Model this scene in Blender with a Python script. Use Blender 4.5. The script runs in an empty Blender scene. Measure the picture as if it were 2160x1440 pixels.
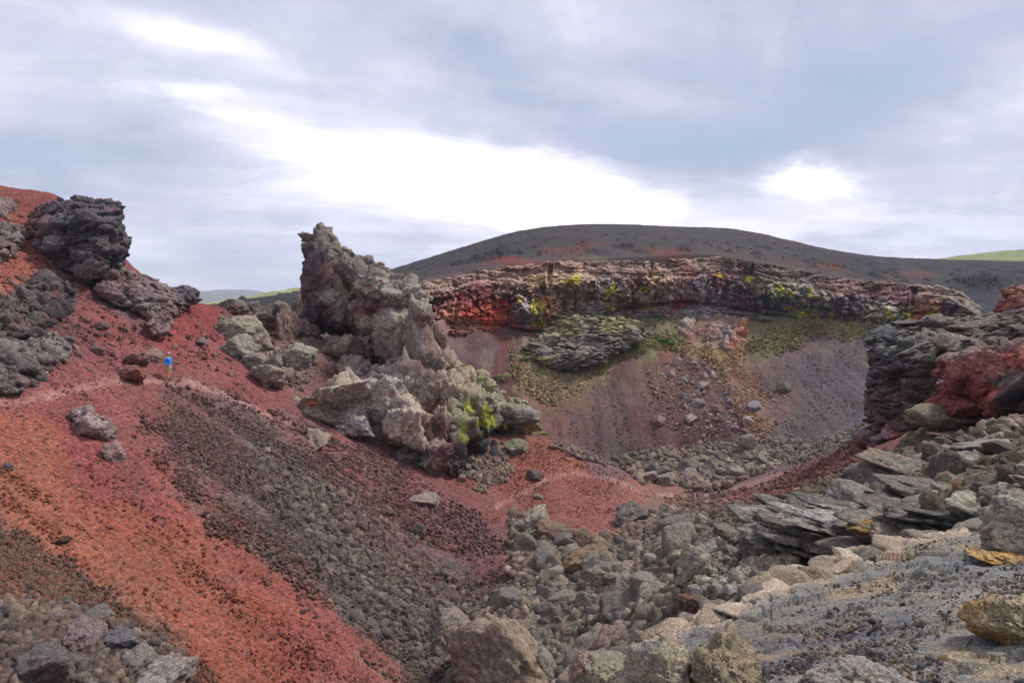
import bpy, bmesh, math, random
import numpy as np
from mathutils import Vector, Matrix, Euler
C = bpy.context.scene.collection
SC = bpy.context.scene
rng = np.random.default_rng(7)
random.seed(7)

# ------------------------------------------------------------------ camera
PITCH = math.atan(80 / 1440.0)
F = 1440.0
cam_d = bpy.data.cameras.new('camera')
cam_d.lens = 24.0; cam_d.sensor_width = 36.0; cam_d.clip_start = 0.05; cam_d.clip_end = 30000
cam = bpy.data.objects.new('camera', cam_d); C.objects.link(cam)
cam.location = (0, 0, 0); cam.rotation_euler = (math.pi / 2 - PITCH, 0, 0)
SC.camera = cam

# ------------------------------------------------------------------ light and sky
SUN_EL, SUN_AZ = math.radians(52), math.radians(62)      # azimuth measured from +Y (view direction) towards +X
SC.view_settings.view_transform = 'Standard'; SC.view_settings.look = 'None'
SC.view_settings.exposure = 0.44; SC.view_settings.gamma = 1.0
sd = bpy.data.lights.new('sun', 'SUN'); sd.energy = 3.0; sd.angle = math.radians(9); sd.color = (1.0, 0.96, 0.9)
sun = bpy.data.objects.new('sun', sd); C.objects.link(sun)
sdir = Vector((math.sin(SUN_AZ) * math.cos(SUN_EL), math.cos(SUN_AZ) * math.cos(SUN_EL), math.sin(SUN_EL)))
sun.rotation_euler = sdir.to_track_quat('Z', 'Y').to_euler()
sun.location = sdir * 300


class NT:
    """small helper to write node trees as expressions"""
    def __init__(s, tree): s.t = tree; s.n = tree.nodes; s.l = tree.links
    def new(s, typ, **kw):
        n = s.n.new(typ)
        for k, v in kw.items(): setattr(n, k, v)
        return n
    def put(s, inp, v):
        if v is None: return
        if hasattr(v, 'is_output'): s.l.new(v, inp)
        else: inp.default_value = v
    def m(s, op, a, b=None, c=None, clamp=False):
        n = s.new('ShaderNodeMath', operation=op, use_clamp=clamp)
        for i, v in enumerate((a, b, c)): s.put(n.inputs[i], v)
        return n.outputs[0]
    def v(s, op, a, b=None, scale=None):
        n = s.new('ShaderNodeVectorMath', operation=op)
        s.put(n.inputs[0], a); s.put(n.inputs[1], b)
        if scale is not None: s.put(n.inputs['Scale'], scale)
        return n.outputs['Value'] if op in ('LENGTH', 'DOT_PRODUCT', 'DISTANCE') else n.outputs[0]
    def noise(s, vec, scale, detail=4, rough=0.55, dist=0.0, out='Fac'):
        n = s.new('ShaderNodeTexNoise')
        s.put(n.inputs['Vector'], vec); s.put(n.inputs['Scale'], scale); n.inputs['Detail'].default_value = detail
        n.inputs['Roughness'].default_value = rough; n.inputs['Distortion'].default_value = dist
        return n.outputs[out]
    def vor(s, vec, scale, feature='F1', out='Distance'):
        n = s.new('ShaderNodeTexVoronoi', feature=feature)
        s.put(n.inputs['Vector'], vec); s.put(n.inputs['Scale'], scale)
        return n.outputs[out]
    def ramp(s, f, stops):
        n = s.new('ShaderNodeValToRGB'); s.put(n.inputs[0], f)
        e = n.color_ramp.elements
        while len(e) < len(stops): e.new(0.5)
        for el, (p, c) in zip(e, stops):
            el.position = p; el.color = (c, c, c, 1) if isinstance(c, (int, float)) else (*c[:3], 1)
        return n.outputs[0]
    def mix(s, f, a, b, blend='MIX'):
        n = s.new('ShaderNodeMix', data_type='RGBA', blend_type=blend)
        s.put(n.inputs[0], f)
        s.put(n.inputs[6], (*a, 1) if isinstance(a, tuple) and len(a) == 3 else a)
        s.put(n.inputs[7], (*b, 1) if isinstance(b, tuple) and len(b) == 3 else b)
        return n.outputs[2]
    def xyz(s, a): 
        n = s.new('ShaderNodeSeparateXYZ'); s.put(n.inputs[0], a); return n.outputs
    def comb(s, x, y, z):
        n = s.new('ShaderNodeCombineXYZ')
        for i, q in enumerate((x, y, z)): s.put(n.inputs[i], q)
        return n.outputs[0]


def lin(c):
    """sRGB 0-255 triple -> linear"""
    c = np.asarray(c, float) / 255.0
    return tuple(np.where(c <= 0.04045, c / 12.92, ((c + 0.055) / 1.055) ** 2.4))


world = bpy.data.worlds.new('World'); SC.world = world; world.use_nodes = True
W = NT(world.node_tree); W.n.clear()
sky = W.new('ShaderNodeTexSky', sky_type='NISHITA', sun_disc=False)
sky.sun_elevation = SUN_EL; sky.sun_rotation = SUN_AZ; sky.air_density = 1.0; sky.dust_density = 1.0
tc = W.new('ShaderNodeTexCoord').outputs['Generated']
dx, dy, dz = W.xyz(tc)[:3]
# cloud plane overhead: direction divided by height above the horizon
hz = W.m('ADD', W.m('MAXIMUM', dz, 0.0), 0.10)
cu = W.m('DIVIDE', dx, hz); cv = W.m('DIVIDE', dy, hz)
cp = W.comb(W.m('ADD', W.m('MULTIPLY', cu, 0.9), W.m('MULTIPLY', cv, 0.25)), W.m('SUBTRACT', W.m('MULTIPLY', cv, 0.9), W.m('MULTIPLY', cu, 0.3)), 0.0)
n1 = W.noise(cp, 0.55, 7, 0.55, 0.6)
stp = W.comb(W.m('MULTIPLY', W.xyz(cp)[0], 0.8), W.m('MULTIPLY', W.xyz(cp)[1], 1.2), 3.7)
n2 = W.noise(stp, 1.3, 10, 0.66, 0.5)
# tangent coordinates of the front half of the sky
ydv = W.m('MAXIMUM', dy, 0.05)
az = W.m('DIVIDE', dx, ydv); el = W.m('DIVIDE', dz, ydv)
wn = W.noise(cp, 0.8, 5, 0.6, 0.5, out='Color')
wv = W.xyz(W.v('SUBTRACT', wn, (0.5, 0.5, 0.5)))
az = W.m('ADD', az, W.m('MULTIPLY', wv[0], 0.36)); el = W.m('ADD', el, W.m('MULTIPLY', wv[1], 0.12))
front = W.m('MULTIPLY', W.m('SUBTRACT', dy, 0.15), 4.0, clamp=True)


def lobe(px, py, wx, wy, rot, amp):
    """a bright break or dark bank of cloud around one direction"""
    a0 = (px - 1080) / F; e0 = (640 - py) / F
    c_, s_ = math.cos(rot), math.sin(rot)
    a = W.m('SUBTRACT', az, a0); e = W.m('SUBTRACT', el, e0)
    p = W.m('DIVIDE', W.m('ADD', W.m('MULTIPLY', a, c_), W.m('MULTIPLY', e, s_)), wx / F)
    q = W.m('DIVIDE', W.m('SUBTRACT', W.m('MULTIPLY', e, c_), W.m('MULTIPLY', a, s_)), wy / F)
    r = W.m('ADD', W.m('MULTIPLY', p, p), W.m('MULTIPLY', q, q))
    return W.m('MULTIPLY', W.m('EXPONENT', W.m('MULTIPLY', r, -1.0)), amp)


LOBES = [(430, 80, 170, 34, -0.30, .36), (450, 203, 110, 18, -.1, .26), (560, 262, 100, 16, -.2, .24), (640, 150, 420, 80, -.35, .03), (150, 120, 300, 50, -.3, -.06),
         (960, 370, 420, 70, -0.08, .62), (1180, 440, 260, 40, 0.0, .35), (1710, 365, 75, 42, 0.1, .5), (1010, 440, 300, 60, 0, .20),
         (1180, 80, 160, 70, 0, .10), (1240, 200, 200, 40, -.2, .10),
         (1500, 160, 620, 130, 0.02, -.17), (1900, 60, 400, 90, 0, -.10), (330, 350, 420, 55, -.10, -.20), (1750, 220, 500, 60, .33, -.14), (100, 300, 260, 90, 0, -.12),
         (1000, 130, 420, 70, -.45, -.12), (1350, 300, 420, 34, -.04, -.24), (2050, 460, 260, 26, .12, -.05), (600, 500, 400, 22, 0, .05),
         (1750, 480, 420, 30, .05, .12), (2000, 300, 300, 60, .4, .05)]
acc = None
for L in LOBES:
    v_ = lobe(*L); acc = v_ if acc is None else W.m('ADD', acc, v_)
lum = W.m('ADD', 0.44, W.m('MULTIPLY', W.m('SUBTRACT', n1, 0.5), 0.62))
lum = W.m('ADD', lum, W.m('MULTIPLY', W.m('SUBTRACT', n2, 0.5), 0.50))
n3 = W.noise(tc, 5.5, 7, 0.62, 0.8)
lum = W.m('ADD', lum, W.m('MULTIPLY', W.m('SUBTRACT', n3, 0.5), 0.34))
lum = W.m('ADD', lum, W.m('MULTIPLY', acc, front))
cloudc = W.ramp(lum, [(0.0, lin((144, 152, 176))), (0.25, lin((164, 171, 194))), (0.45, lin((190, 194, 213))), (0.62, lin((221, 220, 234))),
                      (0.78, lin((240, 240, 250))), (0.95, (1.05, 1.05, 1.05))])
hue = W.noise(cp, 1.3, 3, 0.5)
cloudc = W.mix(W.m('MULTIPLY', W.m('SUBTRACT', hue, 0.45), 1.6, clamp=True), cloudc, W.mix(0.35, cloudc, lin((236, 214, 246))))
gap = W.m('MULTIPLY', W.m('SUBTRACT', 0.30, lum), 1.5, clamp=True)
skyc = W.mix(1.0, sky.outputs[0], (0.10, 0.10, 0.10), 'MULTIPLY')
skyc = W.mix(0.55, skyc, lin((166, 196, 218)))
# low blue strips near the horizon
low = lobe(330, 560, 330, 36, 0, 1.0); low2 = lobe(2000, 510, 160, 14, 0, .5); low3 = lobe(60, 330, 220, 50, 0, .45)
gapf = W.m('MAXIMUM', gap, W.m('MULTIPLY', W.m('MULTIPLY', W.m('ADD', W.m('ADD', low, low2), low3), front), W.m('MULTIPLY', W.m('SUBTRACT', n2, 0.3), 2.2, clamp=True)))
col = W.mix(gapf, cloudc, skyc)
bg = W.new('ShaderNodeBackground'); W.put(bg.inputs[0], W.v('SCALE', col, scale=10.0)); bg.inputs[1].default_value = 0.10
wo = W.new('ShaderNodeOutputWorld'); W.l.new(bg.outputs[0], wo.inputs[0])

# ------------------------------------------------------------------ numpy noise
_g = np.random.default_rng(3)
_perm = _g.permutation(4096).astype(np.int32)
_gr = _g.normal(size=(4096, 3)).astype(np.float32); _gr /= np.linalg.norm(_gr, axis=1)[:, None]
_rv = _g.random((4096, 3)).astype(np.float32)


def _hash(x, y, z, s):
    h = _perm[(x + s * 131) & 4095]; h = _perm[(h + y) & 4095]; return _perm[(h + z) & 4095]


def pnoise(p, s=0):
    p = np.asarray(p, np.float32); i = np.floor(p).astype(np.int32); f = p - i
    w = f * f * f * (f * (f * 6 - 15) + 10); r = np.zeros(len(p), np.float32)
    for a in (0, 1):
        wa = w[:, 0] if a else 1 - w[:, 0]
        for b in (0, 1):
            wb = wa * (w[:, 1] if b else 1 - w[:, 1])
            for c in (0, 1):
                wc = wb * (w[:, 2] if c else 1 - w[:, 2])
                g = _gr[_hash(i[:, 0] + a, i[:, 1] + b, i[:, 2] + c, s)]
                r += wc * ((f[:, 0] - a) * g[:, 0] + (f[:, 1] - b) * g[:, 1] + (f[:, 2] - c) * g[:, 2])
    return r * 1.6


def fbm(p, o=4, s=0, gain=.5, lac=2.03, ridge=False):
    p = np.asarray(p, np.float32); r = 0; a = 1.0; t = 0
    for k in range(o):
        n = pnoise(p, s + k * 7)
        if ridge: n = 1 - 2 * np.abs(n)
        r = r + a * n; t += a; a *= gain; p = p * lac + 3.1
    return r / t


def worley(p, s=0):
    """F1, F2 distances and a random value of the nearest cell"""
    p = np.asarray(p, np.float32); i = np.floor(p).astype(np.int32)
    f1 = np.full(len(p), 9., np.float32); f2 = f1.copy(); idv = np.zeros(len(p), np.float32)
    for a in (-1, 0, 1):
        for b in (-1, 0, 1):
            for c in (-1, 0, 1):
                q = i + np.array([a, b, c], np.int32); h = _hash(q[:, 0], q[:, 1], q[:, 2], s)
                d = np.linalg.norm(q + _rv[h] - p, axis=1)
                nearer = d < f1
                f2 = np.where(nearer, f1, np.minimum(f2, d)); idv = np.where(nearer, _rv[h, 0], idv); f1 = np.where(nearer, d, f1)
    return f1, f2, idv


def facet(p, s=0, tilt=1.0, step=.5):
    """displacement that breaks a surface into tilted fracture faces, one per cell"""
    p = np.asarray(p, np.float32); i = np.floor(p).astype(np.int32)
    best = np.full(len(p), 9., np.float32); out = np.zeros(len(p), np.float32)
    for a in (-1, 0, 1):
        for b in (-1, 0, 1):
            for c in (-1, 0, 1):
                q = i + np.array([a, b, c], np.int32); h = _hash(q[:, 0], q[:, 1], q[:, 2], s); v = p - q - _rv[h]
                d = (v * v).sum(1); near = d < best
                best = np.where(near, d, best); out = np.where(near, tilt * (v * _gr[h]).sum(1) + step * (_rv[h, 1] - .5), out)
    return out


def sstep(a, b, x):
    t = np.clip((x - a) / (b - a), 0, 1); return t * t * (3 - 2 * t)


# ------------------------------------------------------------------ photo geometry <-> world
cp_, sp_ = math.cos(PITCH), math.sin(PITCH)


def P(px, py, D):
    px, py, D = np.broadcast_arrays(np.asarray(px, float), np.asarray(py, float), np.asarray(D, float))
    xc = (px - 1080) / F * D; yc = -(py - 720) / F * D
    return np.stack([xc, D * cp_ + yc * sp_, -D * sp_ + yc * cp_], -1)


def proj(p):
    p = np.asarray(p, float); D = p[..., 1] * cp_ - p[..., 2] * sp_; u = p[..., 1] * sp_ + p[..., 2] * cp_
    D = np.maximum(D, .01)
    return 1080 + F * p[..., 0] / D, 720 - F * u / D, D


def interp(x, pts):
    a = np.array(pts, float); return np.interp(x, a[:, 0], a[:, 1])


def inpoly(px, py, poly):
    poly = np.asarray(poly, float); r = np.zeros(np.shape(px), bool); n = len(poly)
    for i in range(n):
        x0, y0 = poly[i]; x1, y1 = poly[(i + 1) % n]
        if y0 == y1: continue
        c = ((y0 > py) != (y1 > py)) & (px < (x1 - x0) * (py - y0) / (y1 - y0) + x0)
        r ^= c
    return r


def segdist(px, py, line, closed=False):
    line = np.asarray(line, float); d = np.full(np.shape(px), 1e9); n = len(line)
    for i in range(n if closed else n - 1):
        a = line[i]; b = line[(i + 1) % n]; ab = b - a
        t = np.clip(((px - a[0]) * ab[0] + (py - a[1]) * ab[1]) / max((ab ** 2).sum(), 1e-9), 0, 1)
        d = np.minimum(d, np.hypot(px - a[0] - t * ab[0], py - a[1] - t * ab[1]))
    return d


def polyw(px, py, poly, soft):
    """1 inside, fading to 0 over soft pixels outside"""
    d = segdist(px, py, poly, True); d = np.where(inpoly(px, py, poly), -d, d)
    return 1 - sstep(-soft, soft, d)


class TPS:
    def __init__(s, p, z, sm=1e-2):
        s.p = np.asarray(p, float); n = len(p)
        d = np.linalg.norm(s.p[:, None] - s.p[None], axis=2)
        K = np.where(d > 0, d * d * np.log(np.maximum(d, 1e-9)), 0) + np.eye(n) * sm
        A = np.zeros((n + 3, n + 3)); A[:n, :n] = K; A[:n, n] = 1; A[:n, n + 1:] = s.p; A[n, :n] = 1; A[n + 1:, :n] = s.p.T
        s.w = np.linalg.solve(A, np.concatenate([z, np.zeros(3)]))
    def __call__(s, q):
        q = np.asarray(q, float); out = np.empty(len(q)); n = len(s.p)
        for i in range(0, len(q), 20000):
            k = q[i:i + 20000]; d2 = ((k[:, None] - s.p[None]) ** 2).sum(2)
            out[i:i + 20000] = (0.5 * d2 * np.log(np.maximum(d2, 1e-12))) @ s.w[:n] + s.w[n] + k @ s.w[n + 1:]
        return out


# ------------------------------------------------------------------ the basin (inner field) and the hill (outer field)
def planeD(px, py): return 22.2 / ((py - 640) / F + .58 * (-.977 * (px - 1080) / F + .213))


basin = []
for px, py in [(-250, 1440), (-250, 1150), (-250, 850), (-250, 600), (0, 1440), (0, 1200), (0, 1000), (0, 850), (0, 700), (0, 550), (0, 430), (150, 1440), (150, 1250), (150, 1050), (150, 850), (150, 700),
               (150, 560), (200, 470), (355, 1400), (355, 1200), (355, 1000), (355, 800), (355, 700), (500, 1300), (500, 1100), (500, 900), (500, 780), (650, 1350), (650, 1200), (650, 1050), (650, 900),
               (800, 1300), (800, 1150), (800, 1050), (850, 1400), (950, 1250), (950, 1150)]:
    basin.append((px, py, planeD(px, py)))
basin += [(250, 565, 62.5), (300, 612, 63), (415, 655, 63), (500, 668, 68), (130, 428, 63), (0, 405, 63.5), (200, 500, 61), (355, 628, 61), (580, 684, 70),
          (-250, 340, 62), (0, 395, 58.6), (130, 418, 58.6), (250, 552, 58), (300, 604, 58), (415, 642, 58), (500, 655, 62), (580, 672, 64), (640, 690, 65), (700, 760, 60), (560, 720, 63), (700, 840, 55),
          (1000, 1440, 30), (1080, 1400, 29.5), (1100, 1300, 32), (1000, 1130, 42), (1100, 1200, 37),
          (1170, 1440, 28), (1200, 1320, 31), (1250, 1220, 35), (1330, 1160, 38.5), (1400, 1200, 31),
          (950, 1010, 51), (1000, 1020, 50), (1060, 940, 57), (1150, 932, 58), (1220, 962, 57), (1300, 1003, 56), (1370, 1033, 55), (1420, 1046, 54), (1500, 1040, 54), (1600, 1012, 52), (1700, 975, 50), (1800, 930, 48), (1900, 880, 46),
          (1050, 1050, 50), (1100, 1050, 50.5), (1200, 1090, 46.5), (1150, 1000, 54), (1250, 1040, 52), (1300, 1130, 41), (1310, 1080, 46), (1400, 1100, 43),
          (1500, 1090, 40), (1600, 1060, 37), (1700, 1030, 35), (1500, 1140, 29), (1800, 980, 38), (1850, 960, 34),
          (1440, 1260, 15.5), (1420, 1330, 15), (1500, 1200, 15), (1300, 1440, 15), (1250, 1440, 18), (1550, 1150, 19), (1600, 1110, 20), (1700, 1100, 17), (1750, 1060, 22), (1800, 1150, 11.5), (1900, 1100, 12), (1900, 1030, 17), (2000, 1000, 15), (2000, 940, 22),
          (2160, 1080, 9), (2160, 980, 12), (2160, 900, 18), (2100, 900, 20), (1960, 900, 28), (2300, 900, 14), (2300, 1000, 9), (1850, 910, 38),
          # behind the saddle: the pit and the talus fan
          (1220, 990, 72), (1300, 985, 80), (1400, 990, 78), (1500, 1000, 78), (1600, 990, 78), (1700, 965, 78), (1800, 930, 78), (1950, 880, 76),
          (1150, 960, 76), (1060, 930, 76), (950, 900, 74)]
for px, yb, Db, yt, Dt in [(900, 880, 78, 705, 92), (1000, 880, 84, 700, 101), (1100, 900, 84, 705, 105.5), (1200, 900, 85.5, 705, 109), (1300, 900, 86, 672, 111.5), (1400, 900, 86, 664, 113.5),
                           (1500, 900, 86, 666, 114), (1600, 900, 86, 676, 113), (1700, 880, 87, 686, 110), (1800, 870, 86, 692, 106), (1900, 860, 84, 692, 101), (2000, 850, 82, 690, 95), (2100, 840, 80, 700, 90)]:
    basin += [(px, yb, Db), (px, (yb + yt) / 2 + 4, (Db + Dt) / 2), (px, yt, Dt)]
Bp = P(*np.array(basin).T)
extra = np.array([(-70, 85, -8), (-50, 85, -6), (-38, 82, -5), (-25, 85, -6), (-18, 88, -5), (-10, 84, -6), (-80, 110, -10), (-50, 120, -10), (-20, 115, -6), (0, 1, -3.2), (3, 3, -3.5), (-6, 2, -6), (-12, 6, -9), (6, 1, -2.6), (12, 3, -2.2),
                  (-30, 5, -1), (-22, 2, -5), (0, -8, -3), (20, 10, -1), (45, 40, -2), (60, 60, -2), (45, 70, -4), (20, 22, -4.5)])
Bp = np.vstack([Bp, extra])
f_basin = TPS(Bp[:, :2], Bp[:, 2], 2.0)

CLIFF_Y = [(400, 84), (700, 88), (860, 93), (950, 99), (1050, 105), (1130, 108), (1300, 113), (1500, 116), (1700, 113), (1850, 106), (2000, 97), (2080, 92), (2200, 86), (2600, 80)]
CLIFF_TOP = [(700, 640), (830, 612), (900, 594), (950, 586), (1000, 574), (1070, 562), (1150, 552), (1250, 550), (1400, 547), (1500, 541), (1560, 546), (1620, 558), (1700, 572), (1800, 591), (1900, 600), (1990, 606), (2030, 622), (2060, 645), (2085, 668), (2200, 690)]
CLIFF_BASE = [(700, 720), (860, 712), (930, 706), (1000, 694), (1080, 690), (1130, 702), (1190, 702), (1260, 668), (1330, 662), (1500, 662), (1600, 672), (1700, 684), (1760, 692), (1850, 692), (2060, 695), (2200, 700)]
SKY = [(400, 690), (500, 668), (560, 644), (600, 626), (640, 612), (740, 592), (830, 567), (900, 545), (960, 526), (1000, 515), (1100, 487), (1200, 476), (1320, 474), (1420, 479), (1550, 484), (1600, 492), (1700, 516), (1800, 535), (1900, 545), (2000, 548), (2160, 552), (2400, 560)]
hill = []
for px in (560, 700, 830, 950, 1070, 1200, 1350, 1500, 1620, 1750, 1880, 1990, 2060):
    Yc = interp(px, CLIFF_Y); t = interp(px, CLIFF_TOP)
    hill.append((px, t, Yc + 1.5))
for px in (400, 560, 640, 740, 830, 900, 1000, 1100, 1200, 1320, 1420, 1550, 1600, 1700, 1800, 1900, 2000, 2160, 2400):
    s_ = interp(px, SKY); Ds = 178
    hill += [(px, s_, Ds), (px, s_ + 4, Ds + 25), (px, s_ + 18, Ds + 60)]
for px, py, D in [(1200, 505, 145), (1350, 502, 145), (1500, 505, 145), (1650, 530, 145), (1000, 540, 145), (900, 562, 145), (1850, 566, 140), (2050, 600, 128), (2110, 640, 112), (2110, 690, 96), (2160, 660, 105), (2250, 650, 105)]:
    hill.append((px, py, D))
Hp = P(*np.array(hill).T)
f_hill = TPS(Hp[:, :2], Hp[:, 2], 2.0)


def ucol(u): return 1080 + F * u       # column label of an azimuth (close to the photo column)


def ground_base(x, y):
    x = np.asarray(x, float); y = np.asarray(y, float); q = np.stack([x, y], -1)
    px = ucol(x / np.maximum(y, .5))
    Yc = interp(px, CLIFF_Y)
    wd = 1.2 + 22 * (1 - sstep(760, 880, px) * (1 - sstep(2060, 2160, px)))
    k = sstep(Yc + 4.0 - wd * .5, Yc + 5.0 + wd * .5, y)
    r = np.zeros(len(q)); a = k < 1; b = k > 0
    r[a] += (1 - k[a]) * f_basin(q[a]); r[b] += k[b] * f_hill(q[b])
    far = sstep(200, 300, y)
    return r * (1 - far) - 9.0 * far


LY0, LY1 = math.log(2.0), math.log(300.0)
lk_u = np.linspace(-1.3, 1.3, 521); lk_y = np.linspace(LY0, LY1, 700)
_U, _Yl = np.meshgrid(lk_u, lk_y, indexing='ij'); _Y = np.exp(_Yl)
LKZ = ground_base((_U * _Y).ravel(), _Y.ravel()).reshape(_U.shape)


def gz(x, y):
    u = np.clip((x / np.maximum(y, .5) + 1.3) / 2.6 * 520, 0, 519.99); v = np.clip((np.log(np.maximum(y, 2.0)) - LY0) / (LY1 - LY0) * 699, 0, 698.99)
    i = u.astype(int); j = v.astype(int); a = u - i; b = v - j
    return (LKZ[i, j] * (1 - a) + LKZ[i + 1, j] * a) * (1 - b) + (LKZ[i, j + 1] * (1 - a) + LKZ[i + 1, j + 1] * a) * b


def snap(px, py, far=280.0):
    """first point of the ground seen at a photo pixel"""
    px = np.atleast_1d(np.asarray(px, float)); py = np.atleast_1d(np.asarray(py, float)); n = len(px)
    Ds = np.exp(np.linspace(math.log(2.5), math.log(far), 330)); best = np.full(n, far); live = np.arange(n)
    pd, pg = 2.4, None
    o = np.array([0, 0, 0.]); x1 = P(px, py, 1.0)
    for d in Ds:
        p = x1[live] * d; h = p[:, 2] - gz(p[:, 0], p[:, 1])
        if pg is None: pg = np.ones(n)
        hit = h < 0
        if hit.any():
            i = live[hit]; t = pg[i] / np.maximum(pg[i] - h[hit], 1e-9); best[i] = pd + (d - pd) * t
        pg[live] = h; live = live[~hit]; pd = d
        if not len(live): break
    done = np.ones(n, bool); done[live] = False
    p = x1 * best[:, None]; p[:, 2] = np.where(done, gz(p[:, 0], p[:, 1]), p[:, 2]); return p


_vx = np.arange(-300, 2500, 12.0); _vy = np.arange(380, 1460, 8.0)
_VX, _VY = np.meshgrid(_vx, _vy, indexing='ij'); VISD = proj(snap(_VX.ravel(), _VY.ravel()))[2].reshape(_VX.shape)


def visD(px, py):
    """distance of the bare ground at a photo pixel, from a table"""
    px, py = np.broadcast_arrays(np.asarray(px, float), np.asarray(py, float))
    u = np.clip((px + 300) / 12, 0, len(_vx) - 1.01); v = np.clip((py - 380) / 8, 0, len(_vy) - 1.01); i = u.astype(int); j = v.astype(int); a = u - i; b = v - j
    return (VISD[i, j] * (1 - a) + VISD[i + 1, j] * a) * (1 - b) + (VISD[i, j + 1] * (1 - a) + VISD[i + 1, j + 1] * a) * b


# ------------------------------------------------------------------ object helpers
def mesh_obj(name, V, Fc, mat=None, col=None, parent=None, smooth=True, link=True):
    me = bpy.data.meshes.new(name)
    V = np.ascontiguousarray(V, np.float32); Fc = np.ascontiguousarray(Fc, np.int32); k = Fc.shape[1]
    me.vertices.add(len(V)); me.vertices.foreach_set('co', V.ravel())
    me.loops.add(Fc.size); me.loops.foreach_set('vertex_index', Fc.ravel())
    me.polygons.add(len(Fc)); me.polygons.foreach_set('loop_start', np.arange(0, Fc.size, k, dtype=np.int32)); me.polygons.foreach_set('loop_total', np.full(len(Fc), k, np.int32))
    me.update(calc_edges=True); me.validate()
    if smooth: me.polygons.foreach_set('use_smooth', np.ones(len(me.polygons), bool))
    if col is not None:
        ca = me.color_attributes.new('Col', 'FLOAT_COLOR', 'POINT'); c4 = np.ones((len(V), 4), np.float32); c4[:, :3] = col
        ca.data.foreach_set('color', c4.ravel())
    if mat: me.materials.append(mat)
    o = bpy.data.objects.new(name, me)
    if link: C.objects.link(o)
    if parent: o.parent = parent
    return o


def tag(o, label=None, cat=None, group=None, kind=None):
    if label: o['label'] = label
    if cat: o['category'] = cat
    if group: o['group'] = group
    if kind: o['kind'] = kind
    return o


def grid_faces(n, m, off=0):
    a = (np.arange(n - 1)[:, None] * m + np.arange(m - 1)[None]).ravel() + off
    return np.stack([a, a + m, a + m + 1, a + 1], -1)


_ico = {}


def ico(sub):
    if sub not in _ico:
        bm = bmesh.new(); bmesh.ops.create_icosphere(bm, subdivisions=sub, radius=1)
        V = np.array([v.co[:] for v in bm.verts]); Fc = np.array([[v.index for v in f.verts] for f in bm.faces]); bm.free()
        _ico[sub] = (V / np.linalg.norm(V, axis=1)[:, None], Fc)
    return _ico[sub]


def rock_shape(seed, sub=4, planes=16, sharp=26, rough=.10, lump=.08, fscale=1.6):
    """an angular block: a rounded cut of random planes, roughened"""
    r = np.random.default_rng(seed); V, Fc = ico(sub)
    n = r.normal(size=(planes, 3)); n /= np.linalg.norm(n, axis=1)[:, None]; d = r.uniform(.58, 1.0, planes)
    q = np.maximum(V @ n.T, 0) / d
    rad = ((q ** sharp).sum(1) + .62 ** sharp) ** (-1 / sharp)
    rad = np.minimum(rad, 1.55)
    o = r.uniform(-50, 50, 3)
    p = V * rad[:, None]
    rad = rad * (1 + lump * fbm(p * fscale + o, 2, 5)) + rough * fbm(p * fscale * 3 + o, 4, 11, .6, ridge=True) * .5
    if sub >= 4: rad = rad + rough * .9 * facet(p * fscale * 1.5 + o, 17) + rough * .35 * facet(p * fscale * 4 + o, 19)
    return V * rad[:, None], Fc


def rotm(rx, ry, rz): return np.array(Euler((rx, ry, rz)).to_matrix())


# ------------------------------------------------------------------ materials
def fin(N, col, rough=.92, bump=None, strength=.6, dist=.05, spec=.25):
    b = N.new('ShaderNodeBsdfPrincipled'); N.put(b.inputs['Base Color'], col); b.inputs['Roughness'].default_value = rough
    b.inputs['Specular IOR Level'].default_value = spec
    if bump is not None:
        bp = N.new('ShaderNodeBump'); bp.inputs['Strength'].default_value = strength; bp.inputs['Distance'].default_value = dist
        N.put(bp.inputs['Height'], bump); N.l.new(bp.outputs[0], b.inputs['Normal'])
    o = N.new('ShaderNodeOutputMaterial'); N.l.new(b.outputs[0], o.inputs[0])


def new_mat(name):
    m = bpy.data.materials.new(name); m.use_nodes = True; N = NT(m.node_tree); N.n.clear(); return m, N


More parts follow.
